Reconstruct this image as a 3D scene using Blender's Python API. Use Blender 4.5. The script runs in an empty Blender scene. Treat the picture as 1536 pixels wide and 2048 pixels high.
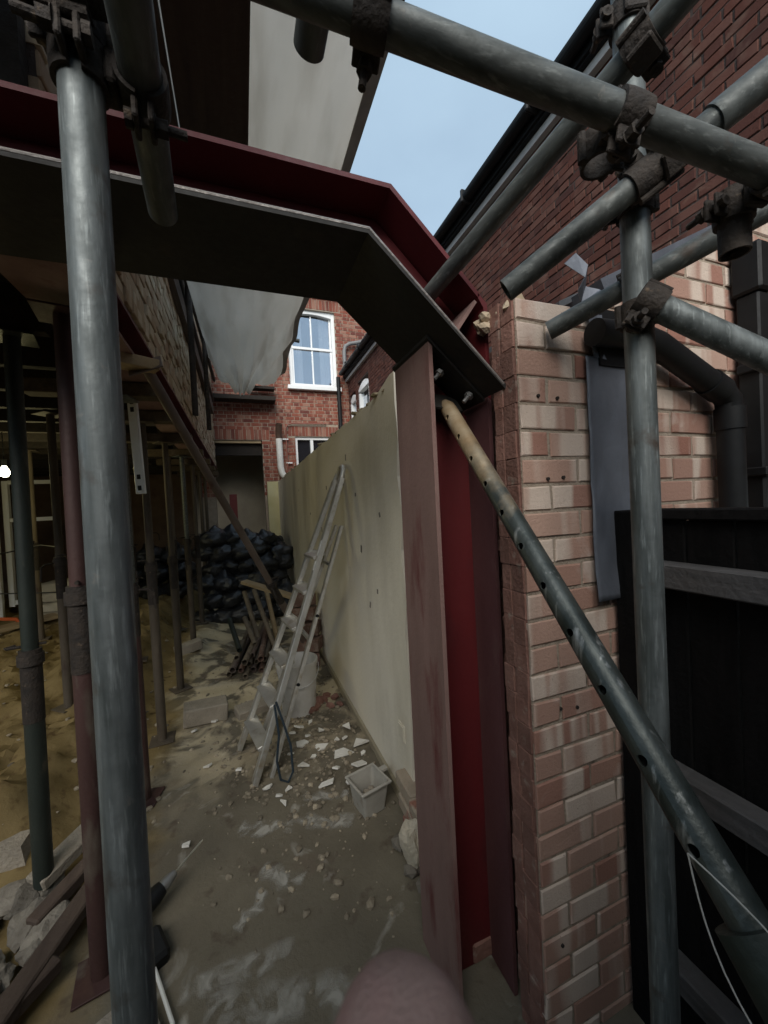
import bpy, bmesh, math, random
from mathutils import Vector, Matrix, noise, Quaternion
R = math.radians
random.seed(7)
SC = bpy.context.scene
COL = SC.collection

# ------------------------------------------------------------------ camera
CAM = Vector((0, 0, 1.55))
cam = bpy.data.cameras.new('camera')
cam.sensor_fit = 'HORIZONTAL'; cam.sensor_width = 36; cam.lens = 36 * 760 / 1536
cam.clip_start = 0.01; cam.clip_end = 1000
cam.dof.use_dof = True; cam.dof.focus_distance = 1.8; cam.dof.aperture_fstop = 17.8
camo = bpy.data.objects.new('camera', cam); COL.objects.link(camo); SC.camera = camo
yaw, pit, rol = R(20.4), R(-1.0), R(2.9)
fwd = Vector((math.sin(yaw) * math.cos(pit), math.cos(yaw) * math.cos(pit), math.sin(pit)))
r0 = Vector((math.cos(yaw), -math.sin(yaw), 0)); u0 = r0.cross(fwd)
rt = math.cos(rol) * r0 - math.sin(rol) * u0
up = math.sin(rol) * r0 + math.cos(rol) * u0
M = Matrix((rt, up, -fwd)).transposed().to_4x4(); M.translation = CAM
camo.matrix_world = M

# ------------------------------------------------------------------ sky, sun, exposure
W = bpy.data.worlds.new('World'); SC.world = W; W.use_nodes = True
nt = W.node_tree; N = nt.nodes; L = nt.links
bg = N['Background']
sky = N.new('ShaderNodeTexSky'); sky.sky_type = 'NISHITA'; sky.sun_disc = False
SUN_EL, SUN_AZ = R(37), R(204)
sky.sun_elevation = SUN_EL; sky.sun_rotation = SUN_AZ
sky.air_density = 1.0; sky.dust_density = 2.0; sky.ozone_density = 2.0
tc = N.new('ShaderNodeTexCoord'); mp = N.new('ShaderNodeMapping'); mp.inputs['Scale'].default_value = (1.2, 1.2, 2.6)
cn = N.new('ShaderNodeTexNoise'); cn.inputs['Scale'].default_value = 1.6; cn.inputs['Detail'].default_value = 5
cr = N.new('ShaderNodeValToRGB'); cr.color_ramp.elements[0].position = .36; cr.color_ramp.elements[1].position = .72
cr.color_ramp.elements[0].color = (.72, .72, .72, 1); cr.color_ramp.elements[1].color = (.95, .95, .95, 1)
mx = N.new('ShaderNodeMix'); mx.data_type = 'RGBA'
cl = N.new('ShaderNodeRGB'); cl.outputs[0].default_value = (3.6, 4.85, 6.0, 1)     # thin dusk overcast
L.new(tc.outputs['Generated'], mp.inputs[0]); L.new(mp.outputs[0], cn.inputs['Vector']); L.new(cn.outputs['Fac'], cr.inputs[0])
L.new(cr.outputs[0], mx.inputs['Factor']); L.new(sky.outputs[0], mx.inputs['A']); L.new(cl.outputs[0], mx.inputs['B'])
L.new(mx.outputs['Result'], bg.inputs['Color']); bg.inputs['Strength'].default_value = 0.06
sun = bpy.data.lights.new('sun', 'SUN'); sun.energy = 1.5; sun.angle = R(44); sun.color = (1, .95, .88)
suno = bpy.data.objects.new('sun', sun); COL.objects.link(suno)
sd = Vector((math.sin(SUN_AZ) * math.cos(SUN_EL), math.cos(SUN_AZ) * math.cos(SUN_EL), math.sin(SUN_EL)))
suno.rotation_euler = (-sd).to_track_quat('-Z', 'Y').to_euler()
SC.view_settings.view_transform = 'Standard'; SC.view_settings.look = 'None'
SC.view_settings.exposure = 1.3; SC.view_settings.gamma = 1; SC.view_settings.use_curve_mapping = False
SC.cycles.use_denoising = True
SC.cycles.max_bounces = 8

# ------------------------------------------------------------------ materials
def nn(t, ty, **k):
    n = t.nodes.new(ty)
    for a, v in k.items(): setattr(n, a, v)
    return n
def mixc(t, a, b, f, mode='MIX'):
    m = nn(t, 'ShaderNodeMix', data_type='RGBA', blend_type=mode)
    for s, v in (('A', a), ('B', b), ('Factor', f)):
        if hasattr(v, 'default_value'): t.links.new(v, m.inputs[s])
        elif s == 'Factor': m.inputs[s].default_value = v
        else: m.inputs[s].default_value = (*v, 1)
    return m.outputs['Result']
def noi(t, vec, sc, det=4, dist=0, rough=.55):
    n = nn(t, 'ShaderNodeTexNoise'); n.inputs['Scale'].default_value = sc; n.inputs['Detail'].default_value = det
    n.inputs['Distortion'].default_value = dist; n.inputs['Roughness'].default_value = rough
    t.links.new(vec, n.inputs['Vector']); return n.outputs['Fac']
def rmp(t, f, lo, hi):
    m = nn(t, 'ShaderNodeMapRange'); m.inputs[1].default_value = lo; m.inputs[2].default_value = hi
    t.links.new(f, m.inputs[0]); return m.outputs[0]
def base(name):
    m = bpy.data.materials.new(name); m.use_nodes = True; t = m.node_tree
    b = t.nodes['Principled BSDF']; g = nn(t, 'ShaderNodeNewGeometry')
    return m, t, b, g
def mapped(t, g, s):
    if s == (1, 1, 1): return g.outputs['Position']
    mp = nn(t, 'ShaderNodeMapping'); mp.inputs['Scale'].default_value = s
    t.links.new(g.outputs['Position'], mp.inputs[0]); return mp.outputs[0]
def bump(t, b, f, st, d=.01):
    n = nn(t, 'ShaderNodeBump'); n.inputs['Strength'].default_value = st; n.inputs['Distance'].default_value = d
    t.links.new(f, n.inputs['Height']); t.links.new(n.outputs[0], b.inputs['Normal'])
def rnd(t, g):
    o = nn(t, 'ShaderNodeObjectInfo'); a = nn(t, 'ShaderNodeMath', operation='ADD')
    t.links.new(o.outputs['Random'], a.inputs[0]); t.links.new(g.outputs['Random Per Island'], a.inputs[1])
    f = nn(t, 'ShaderNodeMath', operation='FRACT'); t.links.new(a.outputs[0], f.inputs[0]); return f.outputs[0]
def mat(name, c1, c2, sc=6, rough=.8, metal=0, bmp=.3, bsc=70, st=(1, 1, 1), c3=None, th=(.55, .65), sc3=4, st3=None, var=0.0, spec=None, dist=0, tr=0):
    m, t, b, g = base(name)
    v = mapped(t, g, st)
    col = mixc(t, c1, c2, rmp(t, noi(t, v, sc, 6, dist), .3, .7))
    if c3: col = mixc(t, col, c3, rmp(t, noi(t, mapped(t, g, st3 or st), sc3, 8), *th))
    if var:
        h = nn(t, 'ShaderNodeHueSaturation'); t.links.new(rmp(t, rnd(t, g), 0, 1), h.inputs['Value'])
        mr = h.inputs['Value'].links[0].from_node; mr.inputs[3].default_value = 1 - var; mr.inputs[4].default_value = 1 + var
        t.links.new(col, h.inputs['Color']); col = h.outputs[0]
    t.links.new(col, b.inputs['Base Color'])
    fine = noi(t, g.outputs['Position'], bsc, 8)
    rr = nn(t, 'ShaderNodeMapRange'); rr.inputs[3].default_value = max(0, rough - .15); rr.inputs[4].default_value = min(1, rough + .15)
    t.links.new(fine, rr.inputs[0]); t.links.new(rr.outputs[0], b.inputs['Roughness'])
    b.inputs['Metallic'].default_value = metal
    if spec is not None: b.inputs['Specular IOR Level'].default_value = spec
    if bmp: bump(t, b, fine, bmp)
    if tr:
        x = nn(t, 'ShaderNodeMixShader'); d = nn(t, 'ShaderNodeBsdfTranslucent'); t.links.new(col, d.inputs['Color'])
        t.links.new(b.outputs[0], x.inputs[1]); t.links.new(d.outputs[0], x.inputs[2]); x.inputs[0].default_value = tr
        t.links.new(x.outputs[0], t.nodes['Material Output'].inputs['Surface'])
    return m
def brickmat(name, ca, cb, cc, pale, smear, bands, axis, smear_w=.35):
    """fired clay: body colour per brick, kiln bands along it, lime smears"""
    m, t, b, g = base(name)
    r = rnd(t, g)
    cr = nn(t, 'ShaderNodeValToRGB'); e = cr.color_ramp.elements
    e[0].color = (*ca, 1); e[1].color = (*cc, 1); e[1].position = 1
    k = e.new(.5); k.color = (*cb, 1)
    t.links.new(r, cr.inputs[0]); col = cr.outputs[0]
    s = [1, 1, 1]; s[axis] = 1; s = [bands if i == axis else .6 for i in range(3)]
    ad = nn(t, 'ShaderNodeVectorMath', operation='ADD'); t.links.new(mapped(t, g, tuple(s)), ad.inputs[0])
    cx = nn(t, 'ShaderNodeCombineXYZ'); ml = nn(t, 'ShaderNodeMath', operation='MULTIPLY'); ml.inputs[1].default_value = 40
    t.links.new(r, ml.inputs[0]); t.links.new(ml.outputs[0], cx.inputs[0]); t.links.new(ml.outputs[0], cx.inputs[2]); t.links.new(cx.outputs[0], ad.inputs[1])
    col = mixc(t, col, pale, rmp(t, noi(t, ad.outputs[0], 1.0, 2, .6), .50, .60))
    col = mixc(t, col, smear, rmp(t, noi(t, g.outputs['Position'], 5, 6, .6), .60, .60 + smear_w))
    col = mixc(t, col, (.05, .035, .03), rmp(t, noi(t, g.outputs['Position'], 160, 3), .70, .78))
    t.links.new(col, b.inputs['Base Color']); b.inputs['Roughness'].default_value = .9; b.inputs['Specular IOR Level'].default_value = .2
    bump(t, b, noi(t, g.outputs['Position'], 120, 8, 0, .7), .55, .006)
    return m

def tubemat(name, lo, hi, metal, st=(1, 1, .09)):
    # spangled zinc: long streaks, mottled spangle, cement splashes and rub marks
    m, t, b, g = base(name); P = g.outputs['Position']
    col = mixc(t, lo, hi, rmp(t, noi(t, mapped(t, g, st), 55, 9, .1), .34, .68))
    col = mixc(t, col, tuple(c * 1.5 for c in hi), rmp(t, noi(t, mapped(t, g, st), 150, 6, .1), .56, .74))
    col = mixc(t, col, (.24, .225, .20), rmp(t, noi(t, P, 30, 10, .5), .66, .78))
    col = mixc(t, col, (.075, .052, .038), rmp(t, noi(t, P, 13, 9), .60, .74))
    t.links.new(col, b.inputs['Base Color']); b.inputs['Metallic'].default_value = metal
    t.links.new(rmp(t, noi(t, P, 40, 6), -.35, 1.1), b.inputs['Roughness']); bump(t, b, noi(t, P, 110, 8), .14, .004)
    return m
MT = {}
MT['galv'] = tubemat('galvanised_tube', (.085, .098, .097), (.20, .222, .222), .45)
MT['galvold'] = tubemat('weathered_tube', (.055, .062, .06), (.12, .13, .124), .35, (.8, .12, .8))
MT['galvx'] = tubemat('weathered_ledger_tube', (.055, .062, .06), (.125, .135, .13), .4, (.08, 1, 1))
MT['rust'] = mat('rusty_coupler', (.020, .017, .015), (.048, .037, .029), 30, .8, .25, .45, 120, c3=(.15, .11, .075), th=(.64, .74), sc3=36, var=.25)
MT['oxide'] = mat('red_oxide_primer', (.085, .008, .010), (.115, .012, .014), 5, .55, 0, .06, 60, (1, 1, .4), (.055, .012, .014), (.55, .8), 7, (1, 1, .3), .05)
MT['oxdust'] = mat('dusty_red_oxide', (.175, .105, .09), (.235, .145, .125), 9, .85, 0, .15, 70, (1, 1, .25), (.12, .03, .028), (.56, .74), 12, (1, 1, .22))
MT['oxdark'] = mat('dark_red_oxide', (.075, .026, .028), (.11, .042, .042), 7, .75, 0, .1, 60, (1, 1, .3), (.14, .08, .07), (.6, .8), 10, (1, 1, .25))  # darker, more purple primer tone for the outer flange
MT['plate'] = mat('mill_scale_steel', (.012, .0115, .0105), (.022, .020, .018), 6, .75, .1, .05, 60, c3=(.04, .028, .02), th=(.6, .78), sc3=9)
MT['zinc'] = mat('zinc_bolt', (.5, .5, .5), (.62, .62, .6), 30, .35, .8, .1)
MT['propred'] = mat('worn_red_prop', (.045, .022, .02), (.075, .038, .033), 9, .6, .2, .15, 80, (1, 1, .4), (.11, .09, .07), (.58, .72), 11, (1, 1, .3), .1)
MT['propgreen'] = mat('green_prop', (.018, .026, .022), (.036, .044, .036), 9, .55, .25, .15, 80, (1, 1, .4), (.13, .11, .08), (.64, .78), 12, None, .1)
MT['propdust'] = mat('dusty_prop', (.070, .056, .040), (.115, .092, .066), 9, .75, .2, .2, 80, (1, 1, .4), (.05, .03, .024), (.58, .72), 11, None, .25)
MT['render'] = mat('cream_render', (.765, .715, .59), (.81, .765, .645), 2.2, .8, 0, .25, 30, (1, 1, .6), (.44, .395, .30), (.56, .86), 2.1, (1, .9, .3))
MT['plaster'] = mat('broken_plaster', (.62, .60, .54), (.74, .73, .68), 10, .85, 0, .3, 60)
MT['mortar'] = mat('lime_mortar', (.27, .22, .17), (.36, .30, .235), 14, .95, 0, .7, 120, c3=(.14, .11, .085), th=(.6, .72), sc3=20)
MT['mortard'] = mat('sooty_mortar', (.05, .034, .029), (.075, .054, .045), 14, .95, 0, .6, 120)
MT['pale'] = brickmat('pale_pink_brick', (.285, .14, .105), (.42, .28, .22), (.36, .21, .16), (.56, .46, .385), (.56, .49, .43), 8, 0, .2)
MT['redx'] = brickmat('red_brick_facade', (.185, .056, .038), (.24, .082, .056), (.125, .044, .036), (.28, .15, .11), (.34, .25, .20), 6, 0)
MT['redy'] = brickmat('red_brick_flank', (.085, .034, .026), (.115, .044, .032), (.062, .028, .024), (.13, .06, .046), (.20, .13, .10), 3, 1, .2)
MT['stock'] = brickmat('mortar_smeared_stock_brick', (.42, .33, .22), (.36, .25, .17), (.50, .41, .29), (.55, .47, .35), (.20, .14, .10), 7, 1)
MT['rough'] = mat('broken_brick', (.165, .078, .058), (.25, .135, .105), 18, .95, 0, .45, 90, c3=(.34, .28, .23), th=(.60, .74), sc3=24, var=.2)
MT['lead'] = mat('lead_sheet', (.085, .095, .115), (.15, .165, .195), 6, .55, .35, .2, 50, (1, 1, .4), (.38, .41, .45), (.64, .80), 7, (2.2, 1, .16))
MT['black'] = mat('black_plastic', (.006, .0065, .007), (.011, .012, .013), 8, .55, 0, .05, 40, spec=.25)
MT['fence'] = mat('black_stained_timber', (.0045, .0045, .0045), (.011, .010, .010), 8, .75, 0, .4, 60, (6, 6, .6), var=.25, spec=.12)
MT['rail'] = mat('grey_stained_rail', (.055, .055, .055), (.105, .10, .10), 8, .85, 0, .35, 60, (2, .5, 6), spec=.2)
MT['white'] = mat('white_gloss_paint', (.76, .78, .78), (.82, .83, .83), 5, .4, 0, .05, 40)
MT['offw'] = mat('soiled_white_plastic', (.62, .62, .58), (.72, .72, .68), 6, .5, 0, .05, 40, c3=(.34, .28, .2), th=(.62, .8), sc3=8)
MT['slate'] = mat('slate_roof', (.05, .055, .065), (.09, .095, .10), 6, .6, 0, .4, 40)
MT['tarp'] = mat('dirty_sheeting', (.70, .685, .645), (.78, .765, .73), 2.4, .6, 0, .2, 22, (1, .5, 1), (.45, .425, .375), (.50, .95), 3.2, (2.0, .4, 1), tr=.6)
MT['bag'] = mat('black_polythene', (.012, .013, .016), (.03, .032, .037), 8, .34, 0, .75, 38)
MT['wood'] = mat('raw_timber', (.30, .22, .12), (.40, .305, .18), 7, .8, 0, .4, 50, (1, .25, 5), var=.15)
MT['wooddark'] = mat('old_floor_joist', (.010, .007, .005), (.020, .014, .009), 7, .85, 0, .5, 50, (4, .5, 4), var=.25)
MT['board'] = mat('scaffold_board', (.045, .03, .022), (.075, .052, .038), 6, .85, 0, .4, 50, (5, .4, 5), var=.2)
MT['alu'] = mat('dusty_aluminium', (.44, .43, .39), (.56, .55, .51), 9, .42, .65, .2, 70, c3=(.35, .30, .22), th=(.55, .75), sc3=14)
MT['sand'] = mat('woven_sandbag', (.42, .38, .28), (.52, .47, .36), 8, .85, 0, .5, 200)
MT['concrete'] = mat('grey_concrete_block', (.24, .21, .165), (.33, .29, .23), 14, .95, 0, .8, 90)
MT['bucket'] = mat('plaster_bucket', (.50, .49, .46), (.60, .59, .56), 9, .6, 0, .2, 60, c3=(.30, .25, .19), th=(.58, .72), sc3=9)
MT['tub'] = mat('cloudy_grey_tub', (.30, .285, .25), (.40, .385, .34), 12, .6, 0, .2, 60, c3=(.2, .16, .12), th=(.6, .75), sc3=14)
MT['redpaint'] = mat('red_painted_timber', (.28, .03, .025), (.34, .05, .04), 6, .6)
MT['orange'] = mat('orange_strap', (.55, .10, .03), (.6, .14, .04), 6, .6)
MT['skin'] = mat('skin', (.24, .155, .135), (.30, .20, .175), 120, .6, 0, .5, 1400, c3=(.28, .155, .14), th=(.5, .7), sc3=60)
MT['nail'] = mat('finger_nail', (.56, .36, .32), (.60, .42, .38), 60, .3, 0, .02)
MT['sleeve'] = mat('dark_knit_sleeve', (.03, .032, .04), (.05, .052, .06), 60, .9, 0, .6, 300)
MT['blue'] = mat('blue_strap', (.012, .024, .035), (.02, .036, .05), 20, .7)
MT['strap'] = mat('clear_strap', (.35, .34, .31), (.42, .41, .38), 20, .4)
MT['curtain'] = mat('white_net_curtain', (.72, .76, .80), (.80, .83, .86), 4, .9, st=(14, 1, .3))
MT['roomwall'] = mat('dull_plaster_room', (.36, .32, .25), (.44, .40, .31), 3, .9)
MT['dustred'] = mat('dark_red_door_paint', (.15, .025, .025), (.2, .04, .035), 6, .6)
MT['stone'] = mat('rubble', (.12, .105, .085), (.21, .19, .155), 14, .95, 0, .6, 90, var=.3)
def glass(name, c, rough=.03):
    m, t, b, g = base(name); b.inputs['Base Color'].default_value = (*c, 1); b.inputs['Roughness'].default_value = rough
    b.inputs['Specular IOR Level'].default_value = .9
    return m
MT['glassdark'] = glass('dark_glass', (.012, .014, .018))
mg, t_, b_, g_ = base('sash_glass')
b_.inputs['Base Color'].default_value = (.70, .74, .80, 1); b_.inputs['Roughness'].default_value = .03; b_.inputs['Metallic'].default_value = 1
tr_ = nn(t_, 'ShaderNodeBsdfTransparent'); ms_ = nn(t_, 'ShaderNodeMixShader'); ms_.inputs[0].default_value = .5
t_.links.new(tr_.outputs[0], ms_.inputs[1]); t_.links.new(b_.outputs[0], ms_.inputs[2]); t_.links.new(ms_.outputs[0], t_.nodes['Material Output'].inputs['Surface'])
MT['glass'] = mg
ml_, t_, b_, g_ = base('lit_bulb'); b_.inputs['Emission Color'].default_value = (1, .95, .70, 1); b_.inputs['Emission Strength'].default_value = 9
MT['bulb'] = ml_
# ground: trodden concrete dust on the right, dug yellow sub-soil on the left
mgd, t, b, g = base('ground_dirt')
P = g.outputs['Position']
dust = mixc(t, (.115, .10, .074), (.175, .155, .115), rmp(t, noi(t, P, 2.3, 8, .4), .3, .7))
dust = mixc(t, dust, (.095, .075, .056), rmp(t, noi(t, P, 9, 8), .58, .70))
dust = mixc(t, dust, (.36, .345, .30), rmp(t, noi(t, P, 2.6, 10, 2.2), .60, .74))
dust = mixc(t, dust, (.15, .10, .08), rmp(t, noi(t, P, 1.7, 5), .58, .8))
soil = mixc(t, (.15, .108, .045), (.24, .18, .085), rmp(t, noi(t, P, 5, 8), .3, .7))
soil = mixc(t, soil, (.10, .065, .03), rmp(t, noi(t, P, 14, 8), .56, .7))
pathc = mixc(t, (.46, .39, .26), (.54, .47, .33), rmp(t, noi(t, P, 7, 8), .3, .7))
sx = nn(t, 'ShaderNodeSeparateXYZ'); t.links.new(P, sx.inputs[0])
wob = nn(t, 'ShaderNodeMath', operation='MULTIPLY_ADD'); wob.inputs[1].default_value = .7
t.links.new(noi(t, P, 2.2, 5), wob.inputs[0]); t.links.new(sx.outputs['X'], wob.inputs[2])
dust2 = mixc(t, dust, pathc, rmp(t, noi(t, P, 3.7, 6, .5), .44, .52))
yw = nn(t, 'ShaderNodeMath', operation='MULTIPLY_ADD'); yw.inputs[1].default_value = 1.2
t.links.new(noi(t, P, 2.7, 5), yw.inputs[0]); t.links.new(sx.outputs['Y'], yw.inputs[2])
dust = mixc(t, dust, dust2, rmp(t, yw.outputs[0], 2.8, 3.6))  # near floor coloured darker than the path, standing in for foreground shade
gc = mixc(t, soil, dust, rmp(t, wob.outputs[0], -.32, -.12))
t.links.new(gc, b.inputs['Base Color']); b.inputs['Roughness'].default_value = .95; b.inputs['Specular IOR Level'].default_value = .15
bump(t, b, noi(t, P, 45, 10, 0, .7), .45, .012)
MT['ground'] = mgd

# ------------------------------------------------------------------ mesh helpers
class MB:
    def __init__(s): s.v = []; s.f = []
    def add(s, vs, fs):
        o = len(s.v); s.v += [Vector(q) for q in vs]; s.f += [tuple(i + o for i in f) for f in fs]; return s
    def box(s, c, d, rot=None, b=0.0):
        c = Vector(c); h = Vector(d) / 2
        if b <= 0:
            vs = [Vector((x * h.x, y * h.y, z * h.z)) for x in (-1, 1) for y in (-1, 1) for z in (-1, 1)]
            fs = [(0, 1, 3, 2), (4, 6, 7, 5), (0, 4, 5, 1), (2, 3, 7, 6), (0, 2, 6, 4), (1, 5, 7, 3)]
        else:
            bm = bmesh.new(); bmesh.ops.create_cube(bm, size=1)
            for q in bm.verts: q.co = Vector((q.co.x * d[0], q.co.y * d[1], q.co.z * d[2]))
            bmesh.ops.bevel(bm, geom=bm.edges[:], offset=b, segments=1, affect='EDGES')
            bm.verts.index_update(); vs = [q.co.copy() for q in bm.verts]; fs = [[q.index for q in f.verts] for f in bm.faces]; bm.free()
        if rot is not None: vs = [rot @ q for q in vs]
        return s.add([q + c for q in vs], fs)
    def bar(s, a, b, w, h, upv=(0, 0, 1), bev=0.0):
        a = Vector(a); b = Vector(b); x = (b - a); l = x.length; x.normalize(); upv = Vector(upv)
        y = upv.cross(x)
        if y.length < 1e-4: y = Vector((0, 1, 0)).cross(x)
        y.normalize(); z = x.cross(y); m = Matrix((x, y, z)).transposed()
        return s.box((a + b) / 2, (l, w, h), m, bev)
    def tube(s, pts, r, n=20, wall=0.0, cap=True):
        pts = [Vector(p) for p in pts]; rs = r if isinstance(r, (list, tuple)) else [r] * len(pts)
        d0 = (pts[1] - pts[0]).normalized(); e = d0.orthogonal().normalized(); rings = []; o = len(s.v)
        def ringset(rad_off):
            e_ = e.copy(); prev = d0; out = []
            for i, p in enumerate(pts):
                d = ((pts[min(i + 1, len(pts) - 1)] - pts[max(i - 1, 0)])).normalized()
                q = prev.rotation_difference(d); e_ = q @ e_; prev = d; f_ = d.cross(e_)
                k = 1.0
                if 0 < i < len(pts) - 1:
                    c = max(.3, (pts[i] - pts[i - 1]).normalized().dot(d)); k = 1 / c if c < .999 else 1
                out.append([p + (e_ * math.cos(2 * math.pi * j / n) + f_ * math.sin(2 * math.pi * j / n)) * (rs[i] - rad_off) for j in range(n)])
            return out
        A = ringset(0)
        for ring in A: s.v += ring
        m = len(pts)
        for i in range(m - 1):
            for j in range(n):
                k = (j + 1) % n; s.f.append((o + i * n + j, o + i * n + k, o + (i + 1) * n + k, o + (i + 1) * n + j))
        if wall > 0:
            o2 = len(s.v)
            for ring in ringset(wall): s.v += ring
            for i in range(m - 1):
                for j in range(n):
                    k = (j + 1) % n; s.f.append((o2 + i * n + k, o2 + i * n + j, o2 + (i + 1) * n + j, o2 + (i + 1) * n + k))
            for i in (0, m - 1):
                for j in range(n):
                    k = (j + 1) % n; q = (o + i * n + j, o2 + i * n + j, o2 + i * n + k, o + i * n + k)
                    s.f.append(q if i == 0 else q[::-1])
        elif cap:
            s.f.append(tuple(o + j for j in range(n))[::-1]); s.f.append(tuple(o + (m - 1) * n + j for j in range(n)))
        return s
    def prism(s, poly, ex):
        """poly: list of 3d points, ex: extrusion vector"""
        n = len(poly); ex = Vector(ex); vs = [Vector(p) for p in poly] + [Vector(p) + ex for p in poly]
        fs = [tuple(range(n))[::-1], tuple(range(n, 2 * n))] + [(i, (i + 1) % n, n + (i + 1) % n, n + i) for i in range(n)]
        return s.add(vs, fs)
    def lathe(s, c, prof, n=28):
        c = Vector(c); o = len(s.v)
        for r, z in prof: s.v += [c + Vector((r * math.cos(2 * math.pi * j / n), r * math.sin(2 * math.pi * j / n), z)) for j in range(n)]
        for i in range(len(prof) - 1):
            for j in range(n):
                k = (j + 1) % n; s.f.append((o + i * n + j, o + i * n + k, o + (i + 1) * n + k, o + (i + 1) * n + j))
        return s
    def mesh(s, name, m, smooth=False, fix=True):
        me = bpy.data.meshes.new(name); me.from_pydata(s.v, [], s.f)
        if fix:
            bm = bmesh.new(); bm.from_mesh(me); bmesh.ops.recalc_face_normals(bm, faces=bm.faces[:]); bm.to_mesh(me); bm.free()
        if smooth:
            me.shade_smooth(); me.set_sharp_from_angle(angle=R(35))
        if m is not None: me.materials.append(m)
        me.update(); return me
    def obj(s, name, m, parent=None, smooth=False, **k):
        return link(name, s.mesh(name, m, smooth), parent, **k)
def link(name, me, parent=None, loc=None, label=None, cat=None, group=None, kind=None):
    o = bpy.data.objects.new(name, me); COL.objects.link(o)
    if parent is not None:
        o.parent = parent
        if loc is None: o.matrix_parent_inverse = Matrix.LocRotScale(parent.location, parent.rotation_euler, parent.scale).inverted()
    if loc is not None: o.location = loc
    tag(o, label, cat, group, kind); return o
def tag(o, label=None, cat=None, group=None, kind=None):
    if label: o['label'] = label
    if cat: o['category'] = cat
    if group: o['group'] = group
    if kind: o['kind'] = kind
    return o
def thing(name, label, cat, loc=(0, 0, 0), rz=0, group=None):
    o = bpy.data.objects.new(name, None); COL.objects.link(o); o.location = loc; o.rotation_euler = (0, 0, rz); o.empty_display_size = .1
    return tag(o, label, cat, group)
def copy_thing(o, parent=None):
    c = o.copy(); COL.objects.link(c)
    if parent: c.parent = parent
    for ch in list(o.children): copy_thing(ch, c)
    return c
def on_screen(p):
    d = Vector(p) - CAM; z = d.dot(fwd)
    if z < .05: return None
    x = 768 + 760 * d.dot(rt) / z; y = 1024 - 760 * d.dot(up) / z
    return (x, y, z) if -60 < x < 1600 and -60 < y < 2110 else None

# ------------------------------------------------------------------ brickwork
BC = {}
def brick_local(poly, dep, seed, wild=1.0):
    """poly in (u,v) around its centre; front towards local -y, chamfered arris, back open"""
    rg = random.Random(seed); n = len(poly); b = .0026
    cx = sum(p[0] for p in poly) / n; cy = sum(p[1] for p in poly) / n
    out = [(p[0] + rg.uniform(-.0025, .0025) * wild, p[1] + rg.uniform(-.002, .002) * wild) for p in poly]
    def inset(p, q):
        dx, dy = p[0] - cx, p[1] - cy; return (p[0] - math.copysign(min(q, abs(dx) * .4), dx), p[1] - math.copysign(min(q, abs(dy) * .4), dy))
    inn = [inset(p, b * rg.uniform(.7, 1.8)) for p in out]
    vs = [(p[0], dep, p[1]) for p in out] + [(p[0], b * rg.uniform(.6, 1.6), p[1]) for p in out] + [(p[0], rg.uniform(-.001, .001), p[1]) for p in inn]
    fs = [(i, (i + 1) % n, n + (i + 1) % n, n + i) for i in range(n)] + [(n + i, n + (i + 1) % n, 2 * n + (i + 1) % n, 2 * n + i) for i in range(n)] + [tuple(2 * n + i for i in range(n))]
    return vs, fs
def clip(poly, a, b, c):
    """keep a*u+b*v+c<=0"""
    out = []
    for i in range(len(poly)):
        p, q = poly[i], poly[(i + 1) % len(poly)]; fp = a * p[0] + b * p[1] + c; fq = a * q[0] + b * q[1] + c
        if fp <= 0: out.append(p)
        if (fp < 0 < fq) or (fq < 0 < fp): t = fp / (fp - fq); out.append((p[0] + t * (q[0] - p[0]), p[1] + t * (q[1] - p[1])))
    return out
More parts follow.
